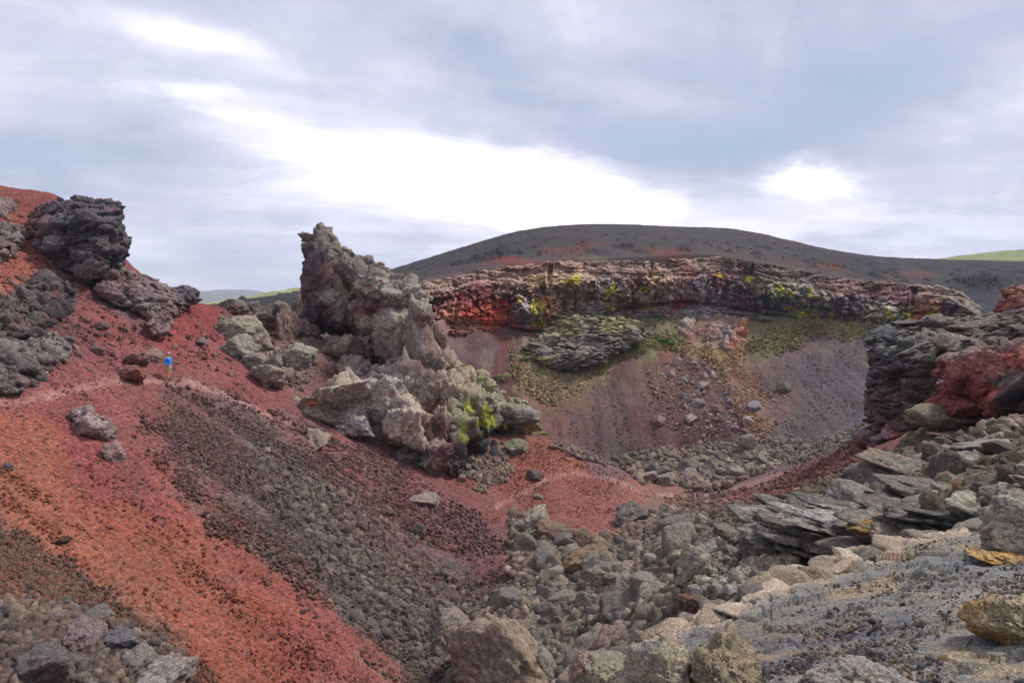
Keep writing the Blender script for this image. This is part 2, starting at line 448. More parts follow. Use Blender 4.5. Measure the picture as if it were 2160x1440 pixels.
def rock_mat(name, src='Col', scale=1.0, speck=.5, rust=.3, pits=.5, spec_s=38.0):
    """weathered lava: base colour from the mesh ('Col'), the object ('obj') or a fixed colour; pale crust specks, rust, pits"""
    m, N = new_mat(name)
    tcn = N.new('ShaderNodeTexCoord').outputs['Object']
    oi = N.new('ShaderNodeObjectInfo')
    if src == 'Col':
        a = N.new('ShaderNodeAttribute'); a.attribute_name = 'Col'; base = a.outputs['Color']; vec = tcn
    elif src == 'obj':
        base = oi.outputs['Color']; vec = N.v('ADD', N.v('MULTIPLY', tcn, (1, 1, 1)), N.v('SCALE', (17., 31., 47.), scale=oi.outputs['Random']))
    else:
        base = N.mix(oi.outputs['Random'], src[0], src[1]); vec = N.v('ADD', tcn, N.v('SCALE', (17., 31., 47.), scale=oi.outputs['Random']))
    big = N.noise(vec, 1.1 * scale, 5, .6); mid = N.noise(vec, 6 * scale, 5, .65); fine = N.noise(vec, spec_s * scale, 3, .7)
    c = N.mix(1.0, base, N.ramp(mid, [(.25, .55), (.5, 1.0), (.75, 1.4)]), 'MULTIPLY')
    c = N.mix(N.m('MULTIPLY', N.ramp(fine, [(.50, 0.0), (.66, 1.0)]), speck), c, N.mix(1.0, c, (2.0, 2.0, 2.0), 'MULTIPLY'))
    c = N.mix(N.m('MULTIPLY', N.ramp(fine, [(.33, 1.0), (.45, 0.0)]), speck), c, N.mix(1.0, c, (.35, .33, .33), 'MULTIPLY'))
    c = N.mix(N.m('MULTIPLY', N.ramp(big, [(.58, 0.0), (.70, 1.0)]), rust), c, N.mix(.5, c, lin((150, 95, 60))))
    c = N.mix(N.m('MULTIPLY', N.ramp(big, [(.28, 1.0), (.40, 0.0)]), .25), c, (*lin((150, 145, 136)), 1))
    pv = N.vor(vec, 16 * scale)
    h = N.m('ADD', N.m('MULTIPLY', mid, 1.2), N.m('ADD', N.m('MULTIPLY', fine, .35), N.m('MULTIPLY', N.ramp(pv, [(.05, 0.0), (.35, 1.0)]), pits)))
    fin(N, c, .95, h, .9, .10 / scale)
    return m


M_mass = rock_mat('lava_rock', 'Col', .8, .8, .25, .5, 9)
M_boulder = rock_mat('lava_boulder', 'obj', 1.2, .75, .25, .5, 9)
M_near = rock_mat('near_lava_rock', 'Col', 5.0, .5, .25, .6, 12)


def ground_mat():
    m, N = new_mat('cinder_ground')
    tcn = N.new('ShaderNodeTexCoord').outputs['Object']
    a = N.new('ShaderNodeAttribute'); a.attribute_name = 'Col'; g = N.new('ShaderNodeAttribute'); g.attribute_name = 'Grain'
    vr = N.new('ShaderNodeTexVoronoi'); N.put(vr.inputs['Vector'], tcn); vr.inputs['Scale'].default_value = 7.0
    vr2 = N.new('ShaderNodeTexVoronoi'); N.put(vr2.inputs['Vector'], tcn); vr2.inputs['Scale'].default_value = 17.0
    rnd = N.xyz(vr.outputs['Color'])[0]; rnd2 = N.xyz(vr2.outputs['Color'])[1]
    fine = N.noise(tcn, 5.0, 5, .7); big = N.noise(tcn, .35, 5, .6)
    k = N.m('ADD', N.m('MULTIPLY', rnd, .55), N.m('MULTIPLY', rnd2, .55))
    c = N.mix(1.0, a.outputs['Color'], N.ramp(k, [(.1, .62), (.55, 1.0), (1.0, 1.5)]), 'MULTIPLY')
    c = N.mix(1.0, c, N.ramp(fine, [(.25, .65), (.5, 1.0), (.75, 1.35)]), 'MULTIPLY')
    c = N.mix(1.0, c, N.ramp(big, [(.3, .86), (.7, 1.14)]), 'MULTIPLY')
    grey = N.mix(N.m('MULTIPLY', N.m('GREATER_THAN', rnd2, .86), .5), c, lin((120, 112, 108)))
    dk = N.mix(N.m('MULTIPLY', N.m('LESS_THAN', rnd, .10), .5), grey, N.mix(1.0, grey, (.4, .35, .35), 'MULTIPLY'))
    h = N.m('ADD', N.m('MULTIPLY', vr.outputs['Distance'], -.8), N.m('ADD', N.m('MULTIPLY', vr2.outputs['Distance'], -.4), N.m('MULTIPLY', fine, 1.0)))
    fin(N, dk, .97, h, .8, .09, .1)
    return m


M_ground = ground_mat()

# ------------------------------------------------------------------ colours of the ground (real surface colours where they lie)
K_ALB = 0.72
K_ROCK = 1.10
COLS = [  # photo px, py, colour (sRGB)
    (0, 420, 150, 72, 62), (60, 440, 150, 68, 62), (40, 560, 178, 82, 66), (20, 620, 184, 88, 70), (100, 500, 150, 70, 66), (180, 640, 140, 70, 76), (100, 700, 120, 68, 74), (60, 800, 140, 68, 76),
    (200, 740, 140, 72, 80), (240, 680, 152, 72, 72), (300, 740, 148, 72, 78), (260, 640, 120, 84, 92), (380, 690, 176, 62, 60), (420, 660, 165, 58, 66), (350, 700, 170, 64, 58), (440, 740, 150, 72, 78), (520, 800, 148, 70, 76),
    (600, 830, 142, 72, 76), (680, 780, 128, 84, 88), (660, 830, 130, 82, 86), (720, 720, 126, 84, 88), (0, 850, 178, 92, 82), (100, 820, 160, 84, 88), (200, 830, 150, 74, 80), (150, 880, 148, 70, 74),
    (0, 900, 180, 86, 66), (0, 980, 186, 98, 70), (100, 960, 182, 92, 66), (60, 1080, 178, 92, 66), (200, 1000, 158, 70, 70), (160, 930, 150, 66, 70), (260, 980, 142, 66, 70), (300, 880, 142, 72, 74), (400, 860, 128, 80, 80),
    (260, 1100, 178, 88, 62), (380, 1120, 170, 80, 62), (330, 1040, 160, 74, 70), (440, 1060, 130, 80, 78), (420, 960, 118, 84, 84), (500, 1180, 166, 82, 70), (400, 1250, 176, 86, 62), (550, 1280, 168, 78, 60), (450, 1400, 176, 84, 58),
    (600, 1380, 166, 76, 60), (700, 1360, 168, 80, 74), (760, 1400, 162, 80, 76), (640, 1300, 160, 78, 72), (820, 1430, 140, 80, 78),
    (300, 1200, 172, 88, 64), (180, 1150, 174, 90, 66), (40, 1180, 166, 92, 72), (120, 1260, 150, 92, 76), (220, 1320, 138, 88, 74), (60, 1360, 105, 92, 86), (200, 1420, 100, 94, 90), (350, 1400, 130, 88, 74), (420, 1430, 120, 84, 74),
    (560, 960, 112, 96, 94), (650, 1050, 110, 98, 96), (600, 1120, 104, 94, 92), (700, 1180, 104, 96, 94), (800, 1250, 104, 96, 93), (900, 1320, 106, 98, 94), (550, 1040, 112, 90, 90), (480, 900, 122, 88, 88), (740, 1280, 104, 96, 94), (850, 1380, 100, 92, 90),
    (640, 930, 130, 84, 86), (720, 960, 144, 78, 82), (800, 1020, 140, 80, 82), (880, 1060, 142, 76, 80), (960, 1100, 138, 76, 82), (760, 1060, 124, 86, 88), (860, 1140, 122, 84, 88), (1000, 1160, 126, 80, 86), (1060, 1180, 130, 76, 84), (950, 1210, 112, 92, 90),
    (1000, 1040, 138, 76, 76), (1100, 1260, 110, 96, 92), (1000, 1320, 108, 98, 94), (1050, 1420, 108, 100, 94), (1200, 1300, 104, 96, 92), (1250, 1230, 108, 102, 96), (1150, 1400, 100, 92, 90), (1300, 1180, 110, 100, 95),
    (1100, 980, 156, 84, 70), (1200, 980, 162, 88, 72), (1100, 1040, 146, 76, 72), (1200, 1050, 150, 80, 74), (1280, 1100, 152, 82, 76), (1260, 1020, 146, 78, 72), (1340, 1050, 158, 92, 82), (1400, 1060, 146, 104, 96), (1380, 1090, 140, 104, 98),
    (1480, 1050, 136, 108, 102), (1600, 1020, 130, 96, 92), (1540, 1080, 130, 84, 82), (1620, 1060, 138, 82, 80), (1700, 1010, 142, 80, 78), (1760, 970, 136, 88, 86), (1700, 960, 116, 100, 98), (1800, 930, 116, 100, 100), (1450, 1110, 108, 98, 94), (1500, 1140, 104, 92, 88), (1620, 1100, 116, 86, 82),
    (1430, 1150, 102, 96, 92), (1800, 1050, 106, 98, 90), (1900, 1000, 110, 102, 94), (2000, 950, 112, 104, 94), (2100, 980, 116, 108, 98), (1700, 1130, 96, 92, 84), (1500, 1220, 96, 92, 84), (2100, 880, 120, 100, 92),
    (1470, 1062, 140, 84, 80), (1540, 1052, 142, 82, 78), (1640, 1025, 142, 82, 80), (1680, 1045, 136, 80, 78), (1740, 990, 140, 82, 80), (1790, 965, 134, 84, 82), (1580, 1035, 140, 86, 82), (1830, 960, 130, 74, 72),
    # pit floor and talus fan
    (1330, 985, 112, 104, 100), (1450, 1010, 114, 108, 102), (1550, 1000, 112, 104, 100), (1640, 960, 112, 104, 102), (1250, 970, 124, 92, 90), (1180, 930, 130, 84, 82), (1180, 860, 134, 92, 86),
    (1250, 900, 116, 88, 88), (1300, 850, 122, 92, 92), (1200, 800, 150, 112, 98), (1320, 780, 122, 86, 84), (1380, 900, 110, 74, 76), (1450, 950, 106, 66, 68), (1350, 940, 112, 78, 80), (1420, 800, 124, 80, 78), (1500, 850, 108, 76, 78),
    (1500, 920, 98, 66, 70), (1400, 740, 138, 84, 78), (1480, 790, 112, 76, 74), (1560, 790, 158, 112, 98), (1570, 860, 158, 118, 102), (1600, 900, 146, 112, 100), (1620, 850, 128, 98, 92), (1530, 880, 104, 78, 80), (1640, 930, 118, 102, 98),
    (1700, 900, 114, 98, 98), (1700, 780, 112, 94, 100), (1780, 800, 112, 98, 106), (1720, 720, 120, 96, 96), (1800, 720, 114, 98, 104), (1820, 880, 110, 104, 108), (1740, 880, 116, 102, 104), (1660, 760, 118, 96, 94), (1640, 800, 116, 94, 92),
    (1150, 830, 142, 102, 94), (1110, 800, 165, 135, 108), (1160, 770, 160, 140, 110), (1120, 860, 150, 104, 92), (1220, 770, 160, 150, 96), (1290, 748, 146, 132, 82), (1350, 722, 138, 126, 80), (1250, 660, 120, 112, 80), (1300, 690, 130, 118, 70), (1420, 720, 138, 124, 80),
    (1500, 748, 160, 130, 90), (1600, 720, 122, 112, 80), (1640, 700, 116, 110, 76), (1690, 692, 128, 114, 82), (1560, 740, 150, 110, 86), (1380, 690, 110, 104, 92), (1480, 700, 144, 104, 94), (1540, 700, 150, 118, 106), (1800, 694, 150, 140, 96), (1840, 710, 130, 124, 104),
    (1060, 720, 124, 60, 60), (1040, 760, 122, 72, 72), (960, 720, 132, 104, 98), (960, 760, 104, 76, 80), (1000, 800, 108, 70, 74), (1080, 780, 110, 64, 68), (1060, 830, 110, 66, 70), (1000, 720, 112, 78, 80), (1100, 740, 140, 128, 98), (1020, 740, 130, 110, 100),
    (1090, 712, 110, 74, 76),
    # hill
    (830, 590, 66, 66, 72), (900, 560, 70, 70, 76), (1000, 530, 74, 74, 78), (1050, 540, 58, 62, 68), (1000, 552, 62, 64, 70), (1100, 500, 78, 76, 78), (1080, 545, 146, 62, 56), (1060, 555, 138, 62, 56), (1090, 560, 130, 66, 62), (1170, 530, 132, 74, 68), (1230, 525, 128, 72, 66),
    (1160, 500, 84, 78, 78), (1300, 490, 80, 78, 80), (1300, 525, 84, 80, 84), (1400, 530, 136, 72, 68), (1440, 537, 122, 76, 72), (1370, 528, 120, 76, 72), (1500, 500, 78, 76, 80), (1500, 530, 96, 84, 82), (1200, 545, 110, 84, 78), (1600, 520, 78, 74, 80), (1600, 545, 92, 80, 80), (1700, 540, 74, 70, 78),
    (1700, 560, 104, 74, 72), (1760, 562, 122, 72, 66), (1850, 560, 70, 68, 78), (1930, 575, 118, 78, 74), (1900, 590, 96, 78, 78), (1820, 575, 62, 66, 76), (2000, 570, 68, 66, 76), (2100, 570, 66, 66, 76), (2070, 600, 46, 50, 60), (2100, 640, 70, 70, 80), (2060, 620, 60, 62, 72), (2160, 600, 64, 66, 74),
    (640, 640, 64, 66, 70), (600, 640, 60, 62, 66), (960, 570, 78, 74, 76), (1020, 562, 84, 78, 78), (1120, 535, 80, 76, 76), (1120, 515, 76, 74, 76), (1200, 512, 80, 78, 78), (1260, 530, 84, 80, 82), (1340, 515, 80, 78, 80), (1330, 540, 96, 86, 84), (1400, 515, 80, 78, 80), (1450, 522, 84, 78, 80), (1480, 540, 96, 86, 84), (1150, 545, 100, 86, 80), (1720, 545, 72, 70, 76), (1790, 555, 70, 68, 76), (1740, 575, 84, 76, 78), (1960, 565, 68, 68, 76), (1900, 570, 70, 68, 76), (1960, 590, 72, 70, 78), (1050, 575, 100, 88, 82)]
_cs = np.array(COLS, float)
_cp = snap(_cs[:, 0], _cs[:, 1])
_cc = np.array([lin(c) for c in _cs[:, 2:]]) * K_ALB
_hl = _cs[:, 1] < np.interp(_cs[:, 0], [a_[0] for a_ in CLIFF_TOP], [a_[1] for a_ in CLIFF_TOP]) - 2; _cc[_hl & (_cs[:, 0] > 500)] *= .78
_rd = (_cs[:, 2] > 1.45 * _cs[:, 4]) & (_cs[:, 0] < 1900); _cc[_rd, 2] *= .86; _cc[_rd, 1] *= 1.03
_or = (_cs[:, 2] > 160) & (_cs[:, 3] < 100) & (_cs[:, 0] < 800); _cc[_or] *= np.array([.80, .84, .80])
_cc = _cc + (_cc @ np.array([.3, .5, .2]))[:, None] * .24 - _cc * .18


def cfeat(x, y):
    return np.stack([x / np.maximum(y, 1.) * 14.4, np.log(np.maximum(y, 1.)) * 9.0], -1)


_cf = cfeat(_cp[:, 0], _cp[:, 1])


def ground_color(x, y, seed=0):
    q = np.stack([x, y, np.zeros_like(x)], -1)
    wx = fbm(q * .16, 6, 21, .62) * 1.3; wy = fbm(q * .16 + 40, 6, 25, .62) * 1.3
    fl = np.stack([x * .977 - y * .213, x * .213 + y * .977], -1)         # along and across the fall line of the red slope
    st = fbm(np.stack([fl[:, 0] * .05, fl[:, 1] * .8, np.zeros_like(x)], -1), 4, 31)
    left = sstep(66, 50, y + x * .0) * sstep(6, -2, x)
    X = x + wx * (.035 * y + .3); Y = y + wy * (.05 * y + .3)
    X = X + st * left * (-.213) * 3.0; Y = Y + st * left * .977 * 3.0
    f = cfeat(X, Y); out = np.empty((len(x), 3))
    for i in range(0, len(x), 20000):
        d2 = ((f[i:i + 20000, None] - _cf[None]) ** 2).sum(2) + 1e-3
        w = d2 ** -2.3; out[i:i + 20000] = (w @ _cc) / w.sum(1)[:, None]
    # streaks down the slopes
    mod = 1 + .22 * st * left
    tal = sstep(60, 72, y) * sstep(118, 108, y) * sstep(-30, -20, x)
    th = np.arctan2(x - 22, np.maximum(118 - 0 * y, 1)) * 0 + (x - 22) / 14.0
    ts = fbm(np.stack([(x - 18) * .55 + fbm(q * .1, 2, 61) * .6, y * .03, np.zeros_like(x)], -1), 4, 47)
    mod *= 1 + .34 * ts * tal
    patch = fbm(q * .45, 5, 77, .6); mod *= 1 + .16 * patch
    out *= mod[:, None]
    out *= (1 - .16 * tal * sstep(104, 96, y))[:, None]
    ts2 = fbm(np.stack([(x - 18) * 1.9 + fbm(q * .15, 2, 63) * .8, y * .035, np.zeros_like(x)], -1), 3, 49); out *= (1 + .10 * ts2 * tal)[:, None]
    redm = fbm(q * .23 + 9, 4, 83) * left
    out[:, 0] *= 1 + .10 * redm
    return np.clip(out, .01, .9)


PATHS = [[(-60, 862), (0, 852), (60, 842), (130, 826), (200, 810), (280, 801), (355, 801), (400, 806), (470, 830), (560, 872), (620, 895)],
         [(1050, 1066), (1100, 1040), (1150, 1008), (1200, 997), (1250, 1000), (1300, 1013), (1350, 1034), (1400, 1044), (1480, 1042), (1560, 1026), (1650, 1000)]]


def path_w(px, py, D, wm=.45):
    w = np.zeros(len(px))
    for ln in PATHS:
        d = segdist(px, py * 1.0, ln); w = np.maximum(w, 1 - sstep(.35, 1.0, d / (wm / D * F * .55)))
    return w


# ------------------------------------------------------------------ ground sheet
def build_ground():
    us = np.concatenate([np.linspace(-3.2, -.80, 60, endpoint=False), np.linspace(-.80, .80, 1000, endpoint=False), np.linspace(.80, 3.2, 60)])
    ys = np.concatenate([np.exp(np.linspace(math.log(2.0), math.log(15), 100, endpoint=False)), np.exp(np.linspace(math.log(15), math.log(215), 760, endpoint=False)), np.exp(np.linspace(math.log(215), math.log(5200), 60))])
    U, Y = np.meshgrid(us, ys, indexing='ij'); x = (U * Y).ravel(); y = Y.ravel()
    z = ground_base(x, y)
    q = np.stack([x, y, z], -1)
    amp = np.clip(y / 40, .2, 2.2) * sstep(260, 200, y)
    gully = sstep(8, 2, np.abs(x - 3)) * sstep(22, 28, y) * sstep(44, 38, y)
    n = fbm(q * .22, 5, 1, .5) * .30 * np.clip(y / 50, .3, 1) + fbm(q * 1.3, 4, 2, .55) * .10 + fbm(q * 4.5, 3, 3, .6) * .045
    fl1 = x * .977 - y * .213; fl2 = x * .213 + y * .977; left = sstep(64, 52, y) * sstep(4, -4, x)
    n += left * fbm(np.stack([fl1 * .06, fl2 * .9, z * 0], -1), 3, 9) * .22
    tal = sstep(66, 76, y) * sstep(118, 106, y)
    n += tal * (fbm(np.stack([(x - 18) * .45, y * .04, z * 0], -1), 3, 19) * .45 + fbm(np.stack([(x - 18) * 1.6, y * .06, z * 0], -1), 2, 20) * .05)
    n += gully * fbm(q * .9, 4, 15, .6) * .35
    hillm = sstep(118, 130, y) * sstep(220, 190, y)
    rk = np.maximum(fbm(q * np.array([.30, .12, .6]), 4, 51) - .15, 0)
    n += hillm * (rk * 3.0 * sstep(170, 120, y) + fbm(q * .8, 3, 53) * .2)
    # the craggy scar on the hill's right flank and the dark crag on its left
    pxs, pys, Ds = proj(q)
    for poly, a in (([(2030, 590), (2080, 580), (2150, 600), (2160, 640), (2100, 650), (2050, 620)], 1.8), ([(990, 555), (1060, 515), (1080, 530), (1060, 550)], 1.5), ([(1150, 525), (1250, 515), (1250, 540), (1140, 540)], .6)):
        w = polyw(pxs, pys, poly, 14) * hillm; m_ = w > 0
        n[m_] += (w[m_] * np.abs(fbm(q[m_] * .5, 5, 71, .65)) * a * 2)
    z = z + n * sstep(1.0, 3, y) * sstep(9000, 300, y)
    pw = path_w(pxs, pys, Ds, .6) * (y < 70); z -= pw * .10
    col = ground_color(x, y)
    pc = np.array(lin((204, 156, 148))) * K_ALB
    pw2 = (path_w(pxs, pys, Ds, .55) * .68 * (.6 + .8 * fbm(q * .5, 3, 99)).clip(0, 1) * (y < 70))[:, None]; col = col * (1 - pw2) + pc * pw2
    col *= (1 - .35 * np.clip(rk * 4 * hillm, 0, 1))[:, None]
    far = sstep(215, 260, y)[:, None]; col = col * (1 - far) + np.array(lin((120, 124, 84))) * .6 * far
    o = mesh_obj('ground', np.stack([x, y, z], -1), grid_faces(len(us), len(ys))[:, ::-1], M_ground, col)
    tag(o, kind='structure'); o['label'] = 'red and grey volcanic cinder ground of the crater'
    return o


build_ground()


# ------------------------------------------------------------------ far crater cliff
CLIFF_COL = [  # photo px, py, colour of the rock there
    (900, 600, 128, 108, 100), (960, 600, 130, 108, 104), (1050, 590, 140, 116, 108), (1120, 570, 140, 114, 106), (1200, 575, 140, 118, 106), (1300, 570, 128, 110, 102), (1400, 565, 132, 114, 104), (1500, 560, 124, 108, 100), (1550, 560, 104, 84, 82),
    (920, 640, 98, 58, 60), (980, 630, 120, 66, 62), (1000, 660, 150, 66, 56), (950, 660, 146, 96, 78), (930, 690, 130, 90, 82), (1020, 615, 104, 60, 62), (1050, 640, 150, 60, 52), (1040, 665, 168, 70, 54), (980, 690, 130, 96, 84), (1060, 620, 116, 92, 88),
    (1085, 610, 120, 98, 94), (1110, 650, 116, 110, 116), (1140, 590, 150, 124, 96), (1150, 640, 160, 126, 96), (1110, 680, 110, 96, 100), (1130, 697, 110, 60, 62), (1080, 690, 138, 70, 64), (1160, 680, 150, 110, 82), (1170, 610, 120, 104, 98),
    (1200, 640, 128, 108, 98), (1240, 660, 108, 104, 108), (1210, 600, 130, 110, 96), (1260, 620, 128, 108, 100), (1300, 600, 116, 104, 106), (1290, 650, 118, 104, 94), (1330, 620, 118, 98, 92), (1340, 600, 100, 74, 76), (1320, 640, 100, 60, 62), (1380, 590, 140, 118, 102),
    (1400, 620, 126, 110, 106), (1380, 650, 112, 92, 86), (1440, 610, 124, 106, 104), (1450, 575, 140, 108, 100), (1440, 640, 112, 58, 64), (1370, 665, 80, 64, 72), (1480, 600, 134, 124, 132), (1500, 630, 118, 106, 112), (1460, 660, 120, 116, 128), (1520, 590, 108, 70, 74),
    (1540, 640, 100, 88, 96), (1560, 600, 96, 80, 84), (1570, 630, 92, 68, 80), (1540, 668, 96, 90, 104), (1600, 600, 116, 110, 90), (1620, 640, 70, 62, 74), (1650, 610, 124, 126, 108), (1680, 640, 104, 100, 96), (1620, 670, 96, 96, 86), (1700, 600, 120, 114, 106),
    (1740, 630, 120, 116, 110), (1700, 660, 112, 116, 84), (1760, 650, 90, 84, 92), (1740, 600, 110, 92, 90), (1780, 610, 116, 92, 88), (1800, 640, 108, 96, 104), (1840, 620, 104, 82, 84), (1830, 600, 104, 84, 80), (1860, 650, 124, 124, 110), (1900, 630, 100, 72, 80), (1900, 660, 112, 114, 100),
    (1950, 620, 124, 104, 98), (1960, 650, 140, 96, 86), (1940, 670, 138, 72, 72), (2000, 620, 112, 100, 92), (2010, 650, 96, 84, 92), (2040, 650, 104, 98, 90), (1990, 680, 150, 90, 78), (1640, 570, 96, 82, 80), (1720, 585, 96, 78, 78), (1600, 570, 92, 80, 78)]
YELLOW = [(1208, 592, 20, 6), (1216, 587, 8, 8), (1293, 610, 7, 11), (1282, 620, 6, 9), (1123, 645, 4, 16), (1127, 658, 5, 8), (1097, 634, 6, 6), (1126, 684, 6, 5), (1145, 682, 8, 6), (1139, 648, 8, 12), (1648, 612, 10, 10), (1670, 620, 5, 6), (1353, 611, 9, 6),
          (1520, 580, 5, 6), (1582, 588, 8, 5), (1705, 624, 7, 4), (1724, 626, 6, 4), (1712, 615, 3, 9), (1918, 665, 8, 8), (1873, 660, 6, 8), (1960, 660, 7, 6), (1970, 648, 4, 8), (1690, 664, 12, 5), (1740, 676, 16, 5), (1790, 688, 20, 4), (1660, 650, 10, 3), (1294, 650, 5, 5), (1358, 648, 16, 2), (1760, 665, 9, 7), (1880, 670, 8, 4), (1800, 686, 6, 6)]


def idw(px, py, table, warp=7.0, seed=0, power=3.0):
    t = np.array(table, float); cc = np.array([lin(c) for c in t[:, 2:5]]) * K_ROCK
    cc = cc + (cc @ np.array([.3, .5, .2]))[:, None] * .12 - cc * .10
    q = np.stack([px * .02, py * .02, px * 0], -1)
    X = px + fbm(q * 1.7, 4, seed + 3) * warp * 2; Y = py + fbm(q * 1.7 + 30, 4, seed + 5) * warp
    out = np.empty((len(px), 3))
    for i in range(0, len(px), 20000):
        d2 = (X[i:i + 20000, None] - t[None, :, 0]) ** 2 + ((Y[i:i + 20000, None] - t[None, :, 1]) * 1.8) ** 2 + 9
        w = d2 ** -power; out[i:i + 20000] = (w @ cc) / w.sum(1)[:, None]
    return out


def build_cliff():
    us = (np.concatenate([np.linspace(800, 2110, 1350)]) - 1080) / F
    S = np.linspace(-.30, 1.35, 330)
    Us, Ss = np.meshgrid(us, S, indexing='ij'); u = Us.ravel(); s = Ss.ravel()
    px = ucol(u); Yc = interp(px, CLIFF_Y)
    q0 = np.stack([px * .01, px * 0, px * 0], -1)
    rag = fbm(q0 * 6, 4, 5) * 5 + pnoise(q0 * 45, 9) * 2.5
    top = interp(px, CLIFF_TOP) + rag; base = interp(px, CLIFF_BASE) + 12
    f = np.clip(s, 0, 1)
    zt = P(px, top, Yc)[:, 2]; zb = P(px, base, Yc)[:, 2]
    hgt = np.maximum(zt - zb, .3)
    z = zt + (zb - zt) * np.where(s < 0, 0, s)
    y = Yc + 1.2 - 2.6 * f + (1 - sstep(0, .32, f)) * 2.6
    back = np.clip(-s, 0, 1)
    y = y + back * 22; z = z + back * 22 * .16
    edge = sstep(800, 870, px) * sstep(2110, 2070, px)
    x = u * y; q = np.stack([x, y * .6, z], -1)
    # thin lava sheets and thick jointed flows
    strat = z + fbm(q * .10, 3, 5) * 2.2 + (x - 18) ** 2 * .0009
    layer = pnoise(np.stack([strat * 1.15, x * .03, z * 0], -1), 11) + .6 * pnoise(np.stack([strat * 3.0, x * .06, z * 0], -1), 12)
    thin = pnoise(np.stack([strat * 6.5, x * .25, z * 0], -1), 13)
    wq = np.stack([x * .30, y * .15, z * .20], -1) + np.stack([fbm(q * .4, 3, 40), fbm(q * .4, 3, 41), fbm(q * .4, 3, 42)], -1) * .5
    f1, f2, cid = worley(wq, 3)
    g1, g2, gid = worley(wq * np.array([3.4, 2.6, 4.2]) + 9, 8)
    crack = 1 - sstep(.0, .16, f2 - f1); crack2 = 1 - sstep(0, .2, g2 - g1)
    massive = sstep(.24, .36, f) * (1 - sstep(.62, .8, f))
    upper = (1 - sstep(.12, .25, f))
    d = massive * (cid * 1.9 - .5 - crack * .55 + (gid - .5) * .9 - crack2 * .2) + (1 - massive) * (layer * .7 + thin * .40 + (gid - .5) * .5 - crack2 * .15 - crack * .15)
    d += (facet(q * np.array([.9, .6, 1.1]) + wq, 31) * .9 + facet(q * np.array([2.4, 1.5, 3.0]), 33) * .45) * (.4 + .6 * massive)
    d += fbm(q * .16, 3, 22) * 3.0 + fbm(q * 1.5, 4, 23, .6) * .35
    # hollows: the red cave band at left, the overhang along the foot, open joints
    def hollow(line, half, depth):
        dd = segdist(px, top * 0 + proj(np.stack([x, y, z], -1))[1], line); return -depth * .8 * (1 - sstep(half * .2, half * 1.1, dd + 3 * pnoise(np.stack([px * .12, z * .5, px * 0], -1), 201)))
    d += hollow([(905, 640), (960, 632), (1030, 612), (1070, 602)], 12, 1.6)
    d += hollow([(1255, 672), (1300, 656), (1360, 645), (1440, 638), (1500, 641), (1560, 652), (1640, 668), (1740, 684)], 6, 2.0)
    d += hollow([(1060, 690), (1160, 704)], 5, 1.6)
    for jx, jy0, jy1, wj, dj in [(1160, 562, 590, 6, 2.4), (1374, 556, 585, 6, 2.4), (1558, 545, 560, 10, 2), (1230, 560, 575, 10, 1.4), (1340, 600, 640, 18, 1.6), (1530, 600, 630, 10, 1.8), (1620, 628, 650, 14, 2.2), (1928, 610, 640, 7, 2.6),
                                 (1840, 615, 640, 10, 1.8), (1190, 640, 690, 8, 1.8), (1770, 640, 675, 12, 1.6), (1890, 600, 630, 12, 1.8), (1850, 612, 632, 10, 1.4), (2015, 655, 670, 14, 2.0), (1586, 560, 575, 6, 1.8), (1385, 600, 625, 8, 1.0)]:
        d += hollow([(jx, jy0), (jx - 3, jy1)], wj, dj)
    for bx, by, br, bd in [(1215, 600, 34, 2.0), (1105, 655, 26, 2.2), (1300, 612, 30, 1.5), (1480, 600, 40, 1.2), (1650, 620, 40, 1.6), (1240, 655, 30, 1.6), (1150, 660, 22, 1.5), (1400, 610, 40, 1.2), (1870, 655, 26, 1.4), (1735, 632, 22, 1.6), (950, 680, 50, 1.5), (1020, 672, 40, 1.2)]:
        pyv = proj(np.stack([x, y, z], -1))[1]; d += bd * np.exp(-((px - bx) ** 2 + ((pyv - by) * 1.5) ** 2) / br ** 2)
    d *= edge * sstep(-.2, .02, s)
    d = d * np.clip(hgt / 8, .3, 1.0)
    nx, ny = -np.sin(np.arctan(u)) * 1.0, -np.cos(np.arctan(u))
    x = x + nx * d; y = y + ny * d
    z = z + (1 - f) * upper * sstep(-.2, .02, s) * fbm(q * .7, 4, 29, .6) * .6
    z -= back ** 1.5 * 3.0 * 0 + sstep(.05, .3, back) * .9
    pxp, pyp, _ = proj(np.stack([x, y, z], -1))
    col = idw(pxp, pyp, CLIFF_COL, 9, 60)
    col *= (1.12 + .5 * (cid - .5) * massive + .3 * (gid - .5) + .14 * layer + .22 * fbm(q * 1.2, 4, 33, .6))[:, None]
    lay2 = sstep(.25, .6, np.abs(layer)) * (1 - massive)
    col = col * (1 - .22 * lay2[:, None] * np.array([.6, 1, 1]))
    red = np.array(lin((140, 70, 62))); fr = sstep(.25, .55, fbm(q * .5, 4, 44)) * .22
    col = col * (1 - fr[:, None]) + red * fr[:, None]
    w = np.zeros(len(px))
    nz = fbm(np.stack([pxp * .16, pyp * .10, px * 0], -1), 5, 91, .85) * 2.2
    for cx, cy, rx, ry in YELLOW:
        w = np.maximum(w, sstep(1.35, .75, np.hypot((pxp - cx) / rx, (pyp - cy) / ry) + nz * 1.0))
    col = col * (1 - w[:, None] * .85) + np.array(lin((168, 164, 44))) * .85 * w[:, None]
    wo_ = sstep(.35, .6, fbm(np.stack([pxp * .06, pyp * .06, px * 0 + 4], -1), 4, 95, .6)) * .55
    col = col * (1 - wo_[:, None]) + np.array(lin((176, 122, 74))) * wo_[:, None]
    dk = sstep(-.4, -2.4, d) * .25; col *= (1 - dk * 0)[:, None]
    col = col * 1.15 * np.array([1.08, 1.02, .92])
